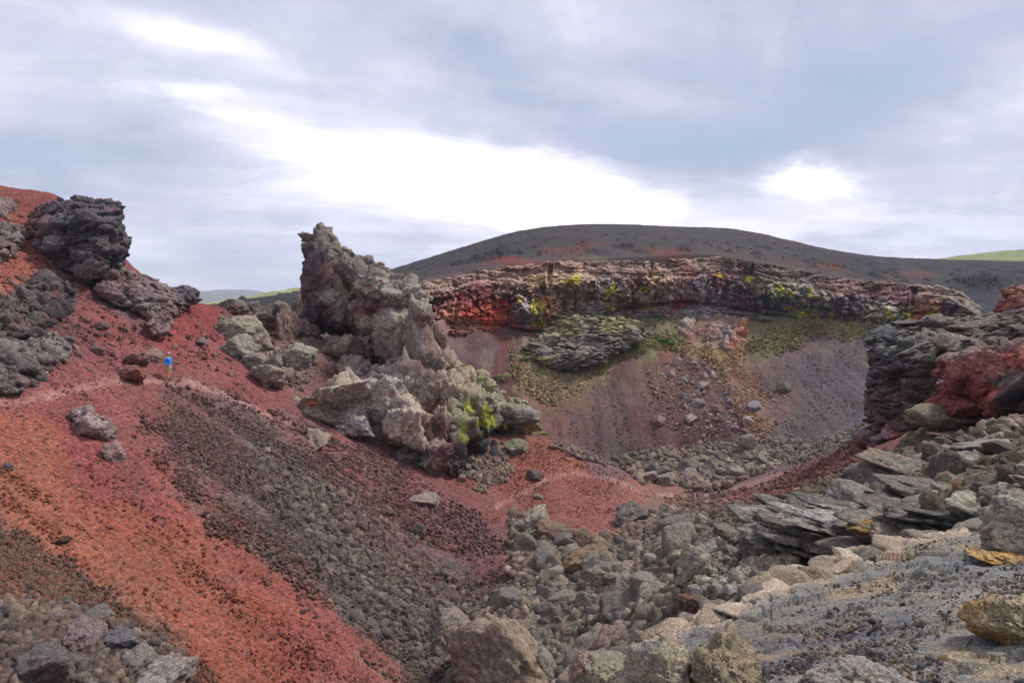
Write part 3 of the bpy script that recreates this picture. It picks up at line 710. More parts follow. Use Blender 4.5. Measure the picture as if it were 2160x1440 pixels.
    o = mesh_obj('crater_cliff', np.stack([x, y, z], -1), grid_faces(len(us), len(S))[:, ::-1], M_far, np.clip(col, .01, .9))
    tag(o, 'layered brown cliff with yellow lichen around the far side of the crater', kind='structure')


M_far = rock_mat('far_cliff_rock', 'Col', .35, .6, .12, .3, 10)
build_cliff()


# ------------------------------------------------------------------ rock masses
def rock_mass(name, poly, Dfun, thick, blocks, colfn, mat, label, cat, group=None, seed=1, gs=6.0, bump=(.35, .12), sub=4, edge_pull=.5, flat=(1, 1, 1), tilt=(0, 0, 0), jit=.5, core=.55, parts=(), curve=24., nose=.6, aspect=(.75, 1.3), sharp=26, strat=0.0, crack=5, idc=.3, fac=1.0):
    """A crag with real thickness: a swollen core between a front and a back face, crusted with angular blocks on both.
    poly: outline; Dfun(px,py): distance of its front face; blocks: list of (size in px, how many)."""
    r = np.random.default_rng(seed); poly = np.array(poly, float)
    x0, y0 = poly.min(0); x1, y1 = poly.max(0)
    gx = np.arange(x0, x1 + gs, gs); gy = np.arange(y0, y1 + gs, gs)
    GX, GY = np.meshgrid(gx, gy, indexing='ij'); ins = inpoly(GX.ravel(), GY.ravel(), poly); dd = segdist(GX.ravel(), GY.ravel(), poly, True)
    ins &= dd > gs * .3
    bulge = np.sqrt(np.clip(dd / curve, 0, 1)); D0 = Dfun(GX.ravel(), GY.ravel())
    fr = P(GX.ravel(), GY.ravel(), D0 + thick * core * (1 - bulge)); bk = P(GX.ravel(), GY.ravel(), D0 + thick * (core + (1 - core) * bulge))
    idx = -np.ones(len(ins), int); idx[ins] = np.arange(ins.sum()); nI = ins.sum()
    n, m = len(gx), len(gy); cells = grid_faces(n, m); ok = (idx[cells] >= 0).all(1); cf = idx[cells[ok]]
    Vs = [fr[ins], bk[ins]]; Fs = [np.vstack([cf[:, [0, 1, 2]], cf[:, [0, 2, 3]]]), np.vstack([cf[:, [0, 2, 1]], cf[:, [0, 3, 2]]]) + nI]
    cen = np.array([fr[ins].mean(0)])
    Ns = [np.tile([0, -1., 0.], (nI, 1)), np.tile([0, 1., 0.], (nI, 1))]; off = 2 * nI; Ids = [np.zeros(nI), np.zeros(nI)]
    protos = [rock_shape(seed * 50 + k, sub, 13, 50, .07, .04) for k in range(9)]
    for size, cnt in blocks:
        got = 0; tries = 0
        while got < cnt and tries < cnt * 60:
            tries += 1
            qx, qy = r.uniform(x0, x1), r.uniform(y0, y1)
            qa = np.array([qx]), np.array([qy])
            if not inpoly(*qa, poly)[0]: continue
            de = segdist(*qa, poly, True)[0]
            if de < size * .5 * edge_pull * min(flat[0], 1.5) * .8: continue
            got += 1
            b = math.sqrt(min(de / curve, 1)); D0 = float(Dfun(qx, qy)); back = r.random() < .22
            Dc = D0 + thick * core * (1 - b) if not back else D0 + thick * (core + (1 - core) * b)
            sz = size * r.uniform(.7, 1.35) * D0 / F * .5
            V, Fc = protos[r.integers(9)]
            R0 = rotm(*(r.uniform(-3.1, 3.1, 3)))
            S_ = np.array(flat) * r.uniform(aspect[0], aspect[1], 3) * sz
            R1 = rotm(*(np.array(tilt) + r.normal(size=3) * jit * np.array([.35, .35, .6])))
            Vn = (V @ R0.T * S_) @ R1.T
            c = P(qx, qy, Dc + (-.1 if not back else .1) * sz)
            Vs.append(Vn + c); Fs.append(Fc + off); off += len(V); Ns.append(Vn / np.maximum(np.linalg.norm(Vn, axis=1)[:, None], 1e-6)); Ids.append(np.full(len(V), r.random()))
    for a_ in parts:                                         # hand-placed blocks: px, py, width px, height px, depth m, roll, seed
        px_, py_, w_, h_, dep, roll, sd_, off_ = a_
        V, Fc = rock_shape(sd_ + 900, 5, 11, 40, .10, .05)
        D0 = float(Dfun(px_, py_)) + off_
        R0 = rotm(*(np.random.default_rng(sd_).uniform(-3, 3, 3)))
        V = V @ R0.T; V = V / np.array([V[:, 0].max() - V[:, 0].min(), V[:, 1].max() - V[:, 1].min(), V[:, 2].max() - V[:, 2].min()])
        V = V * np.array([w_ * D0 / F, dep, h_ * D0 / F]); V = V @ rotm(0, roll, 0).T
        Vs.append(V + P(px_, py_, D0 + dep * .12)); Fs.append(Fc + off); off += len(V); Ns.append(V / np.linalg.norm(V, axis=1)[:, None]); Ids.append(np.full(len(V), (sd_ * .37) % 1))
    V = np.vstack(Vs); Fc = np.vstack(Fs); Nn = np.vstack(Ns); ids = np.concatenate(Ids)
    m_ = float(np.mean(D0)) / F                                # metres per photo pixel
    k = 1 / (m_ * 30)
    wv = np.stack([fbm(V * k * 1.1 + 7, 2, seed + 41), fbm(V * k * 1.1 + 17, 2, seed + 42), fbm(V * k * 1.1 + 27, 2, seed + 43)], -1) * .5
    d = bump[0] * fbm(V * k, 3, seed, .5) * m_ * 20 + bump[1] * fbm(V * k * 5, 3, seed + 4, .7) * m_ * 6
    if crack: d += fac * m_ * (7 * facet(V * k * .9 + wv, seed, 1.1, .8) + 4.5 * facet(V * k * 2.4 + wv * 2, seed + 3, 1.1, .7) + 2.0 * facet(V * k * 6 + wv * 3, seed + 5, 1.1, .7))
    else: d += fac * m_ * 2.0 * facet(V * k * 5 + wv * 3, seed + 5, 1.1, .7)
    if strat: d += strat * m_ * 10 * pnoise(np.stack([V[:, 2] * k * 6, V[:, 0] * k * .6, V[:, 1] * k * .6], -1), seed + 8)
    V = V + Nn * d[:, None]
    pxp, pyp, _ = proj(V)
    col = colfn(pxp, pyp, V, k, ids)
    ct = fbm(V * k * 1.5, 4, seed + 20, .6)
    col = col * (1 + .25 * ct + idc * (ids - .5) * 1.3)[:, None]
    o = mesh_obj(name, V, Fc, mat, np.clip(col, .008, .9), smooth=False)
    return tag(o, label, cat, group)


def mixcol(table, warp=8, seed=0, reds=0.0):
    def fn(px, py, V, k, ids):
        c = idw(px + (ids - .5) * 10, py, table, warp, seed)
        if reds:
            w = sstep(.1, .5, fbm(V * k * .8, 3, seed + 9)) * reds
            c = c * (1 - w[:, None]) + np.array(lin((120, 66, 66))) * w[:, None]
        return c
    return fn


# upper left: the dark clinker crag on the skyline
T_dark = [(60, 460, 96, 70, 72), (120, 440, 84, 78, 82), (200, 440, 84, 78, 82), (240, 480, 78, 72, 76), (150, 490, 60, 58, 64), (100, 500, 96, 88, 90), (200, 530, 72, 66, 70), (250, 540, 66, 62, 66), (120, 560, 76, 66, 70), (200, 580, 104, 92, 88), (230, 600, 96, 66, 62), (60, 480, 110, 80, 76)]
rock_mass('clinker_crag', [(62, 462), (90, 432), (130, 420), (180, 416), (225, 422), (250, 440), (256, 470), (254, 490), (268, 515), (266, 535), (258, 560), (240, 590), (205, 606), (175, 606), (150, 590), (125, 570), (90, 560), (72, 520), (80, 490)],
          lambda px, py: 47.5 + 0 * px + (600 - py) * .012 + (250 - px) * .004, 8, [(40, 26), (26, 120), (16, 420), (10, 520)], mixcol(T_dark, 8, 3, .4), M_mass,
          'dark clinker crag overhanging the red slope on the skyline', 'rock outcrop', seed=4, bump=(.22, .6), sub=3, flat=(1.15, 1, .7), tilt=(0, -.35, 0), curve=50)
T_low = [(40, 600, 100, 88, 86), (100, 600, 92, 82, 82), (60, 660, 96, 86, 84), (130, 640, 74, 66, 72), (110, 690, 80, 70, 72), (20, 700, 96, 84, 82), (60, 720, 78, 66, 70)]
rock_mass('clinker_crag', [(-60, 640), (0, 622), (30, 628), (50, 600), (75, 575), (110, 562), (138, 580), (158, 620), (155, 660), (120, 685), (95, 715), (45, 735), (-60, 745)],
          lambda px, py: planeD(px, py) - 1.6 + 0 * px, 5, [(40, 16), (26, 100), (16, 300), (10, 400)], mixcol([(a_[0], a_[1], a_[2] * .88, a_[3] * .86, a_[4] * .84) for a_ in T_low], 8, 5, .35), M_mass,
          'grey clinker crag at the left edge below the skyline crag', 'rock outcrop', seed=6, bump=(.22, .6), sub=3, curve=60)
rock_mass('clinker_crag', [(-40, 740), (30, 722), (75, 705), (130, 700), (160, 720), (140, 760), (100, 775), (70, 800), (40, 835), (-60, 842)],
          lambda px, py: planeD(px, py) - 1.3 + 0 * px, 3.5, [(44, 10), (26, 60), (16, 200), (10, 260)], mixcol([(40, 730, 100, 90, 87), (60, 780, 84, 75, 74), (20, 820, 94, 84, 81), (100, 740, 108, 97, 94)], 8, 7, .12), M_mass,
          'low knobbly grey outcrop just above the trail at left', 'rock outcrop', seed=8, bump=(.22, .6), sub=3, curve=60)
rock_mass('clinker_ledge', [(215, 565), (262, 562), (300, 582), (345, 600), (380, 608), (415, 609), (418, 636), (385, 650), (360, 665), (348, 700), (325, 712), (310, 690), (320, 668), (280, 650), (240, 640), (205, 612)],
          lambda px, py: np.minimum(planeD(px, py), 57) - 3.2 + 0 * px, 6, [(30, 16), (20, 140), (13, 400), (9, 400)], mixcol([(250, 600, 104, 84, 84), (300, 620, 112, 98, 98), (350, 630, 116, 100, 96), (400, 625, 84, 76, 80), (330, 690, 120, 96, 92), (370, 660, 104, 84, 80)], 8, 9, .2), M_mass,
          'broken lava ledge ending in an overhanging block on the ridge', 'rock outcrop', seed=10, bump=(.2, .5), sub=3, curve=36, flat=(1.3, 1, .7), tilt=(0, .25, 0))
for k_, (pl, dn, lb) in enumerate([([(-20, 470), (40, 478), (60, 500), (30, 540), (-20, 560)], 46, 'small dark crag high on the red slope at the left edge'),
                                   ([(-30, 420), (30, 430), (50, 440), (20, 458), (-30, 455)], 52, 'low dark crag just under the skyline at far left'),
                                   ([(150, 868), (185, 862), (200, 880), (235, 885), (232, 915), (200, 922), (165, 905)], 32.6, 'knobbly grey outcrop sticking out of the red slope below the trail')]):
    rock_mass('small_crag', pl, lambda px, py, dn=dn: planeD(px, py) - 1.0 + 0 * px, 2.0, [(30, 10), (18, 40), (10, 60)], mixcol([(0, 500, 112, 96, 94), (190, 890, 132, 112, 108)], 6, 11, .2), M_mass, lb, 'rock outcrop', seed=20 + k_, sub=3, curve=24, bump=(.2, .5))

# the spire
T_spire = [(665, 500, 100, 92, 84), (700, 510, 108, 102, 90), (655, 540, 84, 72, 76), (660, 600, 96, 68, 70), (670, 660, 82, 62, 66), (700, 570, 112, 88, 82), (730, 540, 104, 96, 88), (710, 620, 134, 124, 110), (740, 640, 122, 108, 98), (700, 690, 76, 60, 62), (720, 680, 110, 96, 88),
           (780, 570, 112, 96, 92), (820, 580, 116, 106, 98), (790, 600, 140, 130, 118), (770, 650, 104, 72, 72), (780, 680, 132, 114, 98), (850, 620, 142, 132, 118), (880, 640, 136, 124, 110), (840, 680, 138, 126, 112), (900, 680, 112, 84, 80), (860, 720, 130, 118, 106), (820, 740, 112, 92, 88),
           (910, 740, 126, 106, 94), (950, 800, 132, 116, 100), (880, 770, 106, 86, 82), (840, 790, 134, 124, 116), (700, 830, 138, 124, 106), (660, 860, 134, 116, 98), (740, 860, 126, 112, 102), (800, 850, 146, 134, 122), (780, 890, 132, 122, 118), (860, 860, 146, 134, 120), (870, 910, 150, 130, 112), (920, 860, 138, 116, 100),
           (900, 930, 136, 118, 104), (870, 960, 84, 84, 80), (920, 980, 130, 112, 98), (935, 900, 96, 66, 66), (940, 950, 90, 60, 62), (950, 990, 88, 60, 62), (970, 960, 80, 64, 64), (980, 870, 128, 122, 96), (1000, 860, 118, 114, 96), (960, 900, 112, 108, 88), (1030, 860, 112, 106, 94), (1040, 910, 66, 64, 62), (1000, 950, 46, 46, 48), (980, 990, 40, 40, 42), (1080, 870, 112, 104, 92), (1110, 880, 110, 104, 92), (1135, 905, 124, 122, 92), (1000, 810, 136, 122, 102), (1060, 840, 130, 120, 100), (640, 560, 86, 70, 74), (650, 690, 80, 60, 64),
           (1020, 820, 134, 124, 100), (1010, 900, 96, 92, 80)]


def spire_col(px, py, V, k, ids):
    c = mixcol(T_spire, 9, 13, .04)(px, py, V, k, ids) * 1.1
    nz = fbm(np.stack([px * .11, py * .07, px * 0], -1), 5, 191, .8) * 1.5
    w = np.zeros(len(px))
    for cx, cy, rx, ry in [(1028, 878, 11, 24), (1010, 892, 7, 9), (978, 900, 6, 16), (985, 855, 6, 12), (1040, 890, 8, 10), (1000, 862, 5, 16), (1068, 900, 5, 9), (975, 925, 4, 9), (1024, 860, 6, 8)]:
        w = np.maximum(w, sstep(1.3, .7, np.hypot((px - cx) / rx, (py - cy) / ry) + nz * .9))
    c = c * (1 - w[:, None] * .8) + np.array(lin((172, 172, 52))) * .8 * w[:, None]
    w2 = np.zeros(len(px))
    for cx, cy, rx, ry in [(776, 606, 8, 5), (842, 603, 6, 6), (830, 830, 6, 6), (655, 850, 14, 8)]: w2 = np.maximum(w2, sstep(1.2, .6, np.hypot((px - cx) / rx, (py - cy) / ry) + nz))
    return c * (1 - w2[:, None] * .7) + np.array(lin((170, 96, 50))) * .7 * w2[:, None]


def spireD(px, py):
    px = np.asarray(px, float); py = np.asarray(py, float); px, py = np.broadcast_arrays(px, py)
    foot = np.interp(px, [600, 650, 700, 760, 815, 885, 930, 985, 1040, 1146], [868, 884, 898, 922, 948, 980, 1003, 1003, 930, 912])
    Df = np.minimum(visD(px, foot), 60)                       # where the foot of the crag meets the ground
    D = Df + np.maximum(foot - py, 0) * .022                  # leans away as it rises
    gap = np.minimum(visD(px, np.maximum(py, 705)), 70)
    w = sstep(930, 720, px) * sstep(800, 760, py)             # the tower stands farther up the slope, behind the gravel
    tower = gap - .5 + np.maximum(705 - py, 0) * .012 + np.where(py > 705, 1.4, 0)
    return D * (1 - w) + np.minimum(tower, 66) * w


SP = [(640, 512), (648, 500), (662, 492), (668, 480), (680, 484), (700, 490), (716, 500), (722, 516), (742, 520), (750, 538), (772, 545), (786, 552), (812, 556), (820, 580), (850, 590), (878, 600), (900, 608), (908, 640), (916, 680), (930, 720), (958, 752), (1000, 790), (1040, 815), (1065, 838),
      (1105, 850), (1140, 880), (1146, 905), (1120, 918), (1070, 918), (1040, 928), (1010, 950), (985, 1002), (962, 1012), (930, 1005), (885, 982), (850, 968), (815, 950), (760, 925), (700, 900), (650, 886), (612, 872), (612, 855), (650, 838), (700, 822), (712, 800), (760, 790), (775, 750), (745, 720), (700, 702), (668, 700), (648, 680), (648, 640), (642, 600), (644, 560)]
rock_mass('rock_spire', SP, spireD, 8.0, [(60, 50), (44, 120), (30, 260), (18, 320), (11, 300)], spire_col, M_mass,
          'tall brown lava spire with yellow lichen rising between the red slope and the crater', 'rock spire', seed=14, bump=(.10, .34), sub=3, curve=60, gs=5, jit=.7, flat=(.9, .9, 1.15), crack=9, fac=1.3,
          parts=[(670, 590, 60, 190, 4, .05, 1, -.3), (712, 560, 80, 80, 3.5, -.5, 2, -.2), (715, 640, 90, 90, 3.5, .1, 3, -.8), (785, 598, 84, 56, 3, .25, 4, -1.2), (750, 580, 70, 40, 2.5, .1, 5, -.6), (850, 625, 100, 80, 4, .3, 6, -1.0), (845, 700, 110, 120, 4, -.1, 7, -1.2),
                 (775, 660, 60, 90, 3, 0, 8, -.5), (885, 690, 60, 120, 3, -.15, 9, -.8), (690, 840, 150, 60, 4, -.35, 10, -.2), (700, 880, 120, 60, 3, .3, 11, 0), (795, 850, 120, 110, 3.5, .15, 12, -.6), (865, 905, 90, 120, 3.5, 0, 13, -1.0), (900, 820, 90, 130, 3.5, -.2, 14, -.4),
                 (748, 775, 80, 70, 3, .2, 23, -1.2), (772, 735, 60, 80, 3, 0, 24, -.8), (915, 975, 70, 90, 2.6, 0, 15, -.6), (870, 965, 80, 60, 2.2, 0, 16, -.2), (935, 920, 44, 130, 2.6, -.1, 17, -.6), (960, 850, 70, 170, 3.5, -.45, 18, -.2), (1010, 870, 90, 100, 3.5, -.5, 19, -.3), (1080, 880, 110, 60, 3, .3, 20, .2), (740, 900, 110, 60, 3, .35, 21, -.1), (960, 980, 34, 70, 2, 0, 22, -.3)])

# right: stacked lava plates with the red face
T_wall = [(1860, 700, 84, 88, 92), (1900, 720, 96, 98, 100), (1960, 700, 108, 104, 100), (2050, 690, 104, 98, 92), (1860, 780, 80, 80, 84), (1920, 780, 88, 88, 90), (1850, 850, 92, 78, 80), (1900, 850, 100, 92, 90), (1860, 900, 98, 76, 78), (1920, 900, 106, 88, 86), (1860, 960, 140, 66, 58), (1900, 940, 150, 72, 60), (1840, 975, 130, 66, 60), (1930, 920, 144, 76, 66),
          (1850, 920, 124, 108, 112), (2100, 700, 96, 92, 88), (2140, 740, 118, 92, 84), (2000, 740, 108, 102, 96), (1950, 830, 96, 88, 84), (1960, 900, 122, 66, 60), (2200, 700, 90, 86, 82)]
wallD = lambda px, py: 37 - (np.asarray(px, float) - 1840) * .035 + sstep(760, 668, py) * 5
rock_mass('plated_lava_wall', [(1846, 690), (1870, 682), (1920, 672), (1990, 668), (2060, 664), (2120, 656), (2260, 640), (2260, 760), (2150, 745), (1990, 755), (1975, 800), (1965, 870), (1975, 910), (1930, 950), (1880, 985), (1838, 1000), (1826, 960), (1832, 900), (1828, 840), (1840, 770), (1834, 730)],
          wallD, 7, [(50, 30), (38, 200), (27, 800), (18, 900)], mixcol([(a_[0], a_[1], a_[2] * .95, a_[3] * .90, a_[4] * .85) for a_ in T_wall], 8, 15, .10), M_mass,
          'high crumbling wall of stacked dark lava plates at the right', 'rock wall', seed=16, bump=(.08, .2), sub=3, curve=30, flat=(1.2, .9, .30), tilt=(0, -.15, 0), jit=.8, crack=3, fac=.45, idc=.6, gs=7, edge_pull=.35)
T_red = [(2000, 780, 138, 72, 66), (2060, 760, 152, 96, 84), (2100, 780, 150, 88, 76), (2040, 820, 120, 56, 54), (2080, 830, 148, 70, 62), (2140, 760, 160, 84, 70), (2000, 860, 140, 66, 60), (2060, 860, 146, 72, 62), (2130, 840, 56, 50, 54), (2150, 860, 90, 66, 64), (2120, 800, 96, 84, 82), (2030, 730, 122, 106, 98), (2100, 720, 116, 94, 86), (1990, 890, 132, 62, 56), (2010, 740, 134, 110, 100)]
rock_mass('red_rock_face', [(1984, 752), (2040, 728), (2100, 722), (2240, 705), (2260, 880), (2160, 872), (2110, 862), (2060, 878), (2020, 898), (1990, 915), (1966, 895), (1972, 850), (1984, 800)],
          lambda px, py: 26 - (np.asarray(px, float) - 1980) * .024 + sstep(820, 720, py) * 1.5, 4, [(90, 10), (50, 50), (26, 140), (14, 160)], mixcol([(a_[0], a_[1], a_[2] * .86 + 4, a_[3] * .84 + 6, a_[4] * .84 + 6) for a_ in T_red], 12, 17, 0), M_mass,
          'smooth brick-red lava face under the plated wall', 'rock face', seed=18, bump=(.4, .3), fac=.7, sub=4, curve=40, flat=(1.4, .8, .7), tilt=(0, -.35, 0), jit=.4, gs=6, parts=[(2080, 800, 170, 110, 3.5, -.3, 31, -.6), (2040, 770, 110, 60, 3, -.2, 32, -.4), (2050, 850, 150, 50, 3, -.25, 33, -.5), (2130, 770, 120, 60, 3, .2, 34, -.7)])
rock_mass('red_crag', [(2096, 655), (2104, 632), (2118, 612), (2140, 602), (2200, 598), (2260, 600), (2260, 690), (2100, 690)], lambda px, py: 44 + 0 * px, 5, [(34, 20), (20, 60), (11, 120)],
          mixcol([(2120, 630, 128, 74, 60), (2150, 620, 140, 96, 76), (2110, 660, 104, 50, 48), (2150, 660, 120, 76, 70)], 8, 19, .3), M_mass, 'rusty red clinker crag rising behind the plated wall at the right edge', 'rock outcrop', seed=22, sub=3, curve=30, bump=(.22, .6))

# terraces on the talus below the far cliff
rock_mass('layered_outcrop', [(1092, 742), (1118, 722), (1140, 708), (1165, 690), (1178, 668), (1205, 655), (1250, 658), (1275, 672), (1310, 668), (1340, 676), (1362, 694), (1350, 706), (1352, 716), (1322, 728), (1318, 738), (1280, 752), (1250, 770), (1215, 780), (1175, 778), (1140, 765), (1110, 755)],
          lambda px, py: 97.5 + (770 - np.asarray(py, float)) * .095 + 0 * px, 5, [(26, 60), (17, 500), (11, 800)], mixcol([(1150, 740, 122, 114, 106), (1200, 720, 130, 120, 110), (1200, 700, 130, 120, 84), (1290, 690, 128, 118, 76), (1320, 682, 126, 116, 84), (1260, 700, 118, 110, 96), (1335, 700, 114, 106, 92), (1250, 730, 120, 112, 104), (1200, 765, 104, 94, 88), (1140, 760, 140, 128, 84), (1300, 720, 108, 102, 90), (1110, 740, 126, 116, 92), (1240, 690, 116, 108, 88)], 6, 23, 0), M_far,
          'dark thinly layered outcrop with yellow moss on top halfway up the far slope', 'rock outcrop', seed=24, sub=3, curve=24, flat=(1.2, 1, .30), tilt=(0, .04, 0), jit=.5, bump=(.2, .35), crack=4, fac=.5, idc=.45, gs=4, edge_pull=.2)
rock_mass('pale_rock_face', [(1395, 690), (1420, 672), (1470, 668), (1530, 672), (1580, 684), (1586, 706), (1560, 738), (1530, 748), (1490, 742), (1450, 728), (1420, 706)],
          lambda px, py: 103.0 + (750 - np.asarray(py, float)) * .135 + 0 * px, 5, [(30, 14), (18, 120), (10, 400)], mixcol([(1430, 690, 136, 120, 112), (1480, 700, 150, 112, 100), (1500, 720, 140, 124, 116), (1540, 700, 132, 118, 112), (1570, 700, 164, 104, 78), (1450, 715, 150, 100, 84), (1520, 740, 136, 120, 110), (1550, 730, 160, 104, 84)], 6, 25, 0), M_far,
          'pale pinkish rock face streaked with rust under the far cliff', 'rock face', seed=26, sub=3, curve=60, bump=(.2, .3), gs=4, flat=(.9, .6, 1.1), core=.4)


# ------------------------------------------------------------------ near lava ledge (under the viewer, right)
LEDGE_EDGE = [(1150, 1560), (1205, 1440), (1245, 1408), (1340, 1392), (1372, 1350), (1440, 1318), (1530, 1285), (1590, 1262), (1640, 1232), (1700, 1208), (1790, 1198), (1840, 1180), (1862, 1150), (1930, 1135), (2000, 1122), (2120, 1130), (2260, 1120)]
lp = [(1220, 1440, 5.0), (1370, 1345, 5.7), (1530, 1283, 6.2), (1700, 1206, 6.8), (1860, 1150, 7.3), (2000, 1122, 7.6), (2160, 1250, 4.6), (2160, 1440, 2.95), (1700, 1440, 3.7), (2150, 1125, 7.4), (1800, 1300, 4.9), (1450, 1440, 4.3), (2300, 1440, 2.7), (2300, 1200, 5)]
Lp = P(*np.array(lp).T); Lp = np.vstack([Lp, [[0, 0, -1.62], [1, .5, -1.62], [-1, 1, -1.9], [3, 0, -1.45], [4, 3, -1.4], [0, -4, -1.5], [5, -3, -1.3]]])
f_ledge = TPS(Lp[:, :2], Lp[:, 2], .05)
_e = np.array(LEDGE_EDGE, float)
_eD = np.interp(_e[:, 0], [a[0] for a in [(1150, 4.4), (1220, 5.0), (1370, 5.7), (1530, 6.2), (1700, 6.8), (1860, 7.3), (2000, 7.6), (2260, 7.8)]], [4.4, 5.0, 5.7, 6.2, 6.8, 7.3, 7.6, 7.8])
EW = P(_e[:, 0], _e[:, 1], _eD)[:, :2]
EW = np.vstack([[-2.6, -8], [-2.2, 0], [-1.2, 2.6], EW, [14, 8.2], [14, -8]])


def ledge_z(x, y, detail=True):
    q = np.stack([x, y, x * 0], -1)
    inside = inpoly(x, y, EW); d = segdist(x, y, EW, True); sd = np.where(inside, d, -d)
    z = f_ledge(q[:, :2])
    rag = fbm(q * 1.6, 4, 301, .6) * .18 + fbm(q * 5, 3, 303, .6) * .03
    sd = sd + rag
    base = z.copy()
    if detail:
        # flowing ropes of lava, flat plates and a rim of broken crust
        wv_ = fbm(q * .8, 3, 305) * .8
        plate = pnoise(np.stack([(x * .35 + y * .94) * 1.8 + wv_, (x * .94 - y * .35) * .5, x * 0], -1), 307)
        z = z + facet(q * np.array([.9, 1.1, 1]) + wv_[:, None] * .4, 75, .9, .5) * .05 + fbm(q * 1.1, 4, 309, .5) * .10 + facet(q * np.array([2.0, 2.4, 1]) + wv_[:, None] * .5, 71, .9, .3) * .035 + facet(q * np.array([6., 7., 1]) + wv_[:, None], 73, .9, .7) * .010
        f1, f2, cid = worley(q * np.array([2.2, 2.2, 1]) + fbm(q * 2, 3, 311)[:, None] * .5, 5)
        rim = sstep(.42, .05, sd)
        h1, h2, hid = worley(q * np.array([7., 7., 1]), 15); z += rim * ((cid - .5) * .08 - (1 - sstep(0, .1, f2 - f1)) * .05 + (hid - .5) * .05 - (1 - sstep(0, .15, h2 - h1)) * .02 + fbm(q * 9, 4, 321, .7) * .05)
        z += (1 - rim) * ((cid - .5) * .05 - (1 - sstep(0, .06, f2 - f1)) * .02)
        z += fbm(q * 5, 4, 313, .55) * .014 + fbm(q * 18, 3, 317, .6) * .003
        pit = worley(q * 14 + 3, 9)[0]; z -= (1 - sstep(.1, .35, pit)) * .012 * sstep(0.1, .4, fbm(q * .9, 2, 319))
    if detail: z = base + (z - base) * sstep(-.12, .06, sd)
    z = z - sstep(.04, -.75, sd) * 2.6 - sstep(-.4, -1.5, sd) * 4
    return z, sd, base


def build_ledge():
    us = np.concatenate([np.linspace(-1.6, -.05, 60, endpoint=False), np.linspace(-.05, .80, 820, endpoint=False), np.linspace(.80, 4.5, 60)])
    ys = np.concatenate([np.linspace(-7, 1.2, 60, endpoint=False), np.exp(np.linspace(math.log(1.2), math.log(9.5), 620))])
    U, Y = np.meshgrid(us, ys, indexing='ij'); y = Y.ravel(); x = (U * np.maximum(Y, 1.2)).ravel() + 0
    z, sd, base = ledge_z(x, y)
    q = np.stack([x, y, x * 0], -1)
    n1 = fbm(q * .9, 5, 331, .6); n2 = fbm(q * 3, 4, 333, .6); n3 = pnoise(np.stack([(x * .3 + y) * 2.2 + fbm(q, 3, 335), (x - y * .3) * .5, x * 0], -1), 337)
    c = np.tile(np.array(lin((116, 114, 109))), (len(x), 1))
    w = lambda a, b, v: sstep(a, b, v)[:, None]
    def bl(c, w_, rgb): return c * (1 - w_) + np.array(lin(rgb)) * w_
    c = bl(c, w(.05, .25, n1) * .7, (150, 132, 104)); c = bl(c, w(-.1, -.4, n1) * .8, (116, 116, 122)); c = bl(c, w(.2, .45, n2) * .6, (150, 140, 124)); c = bl(c, w(.2, .5, n3) * .35, (140, 116, 90))
    px, py, D = proj(np.stack([x, y, z], -1))
    dark = polyw(px, py, [(1380, 1340), (1500, 1315), (1900, 1320), (1880, 1370), (1700, 1385), (1560, 1400), (1560, 1440), (1380, 1400)], 40)
    c = bl(c, (dark * .7)[:, None], (98, 94, 92)); c = bl(c, (dark * sstep(.1, .4, n3) * .7)[:, None], (150, 122, 92)); c = bl(c, (dark * sstep(-.1, -.4, n3) * .7)[:, None], (76, 76, 88))
    rim = sstep(.50, .15, sd + n2 * .4) * sstep(1, 2.5, y)
    c = bl(c, (rim * .9)[:, None], (160, 144, 128)); c = bl(c, (rim * sstep(.0, .4, n2) * .7)[:, None], (192, 178, 160)); c = bl(c, (rim * sstep(-.0, -.4, n2) * .5)[:, None], (160, 128, 112))
    w2 = polyw(px, py, [(1500, 1270), (1400, 1390), (1340, 1400), (1330, 1440), (1260, 1440), (1380, 1330), (1440, 1290)], 20) * .5
    c = bl(c, (w2)[:, None], (164, 142, 124))
    pk = polyw(px, py, [(1980, 1250), (2160, 1220), (2160, 1260), (2000, 1280)], 20) * .6 + polyw(px, py, [(1680, 1400), (1960, 1400), (1960, 1470), (1660, 1470)], 20) * .7
    c = bl(c, pk[:, None], (146, 134, 130))
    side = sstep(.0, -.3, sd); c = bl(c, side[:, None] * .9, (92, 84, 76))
    c *= 1.0
    o = mesh_obj('lava_ledge', np.stack([x, y, z], -1), grid_faces(len(us), len(ys))[:, ::-1], M_near, np.clip(c, .01, .9))
    tag(o, 'pale flat ledge of cracked lava crust under the viewer', kind='structure')


build_ledge()


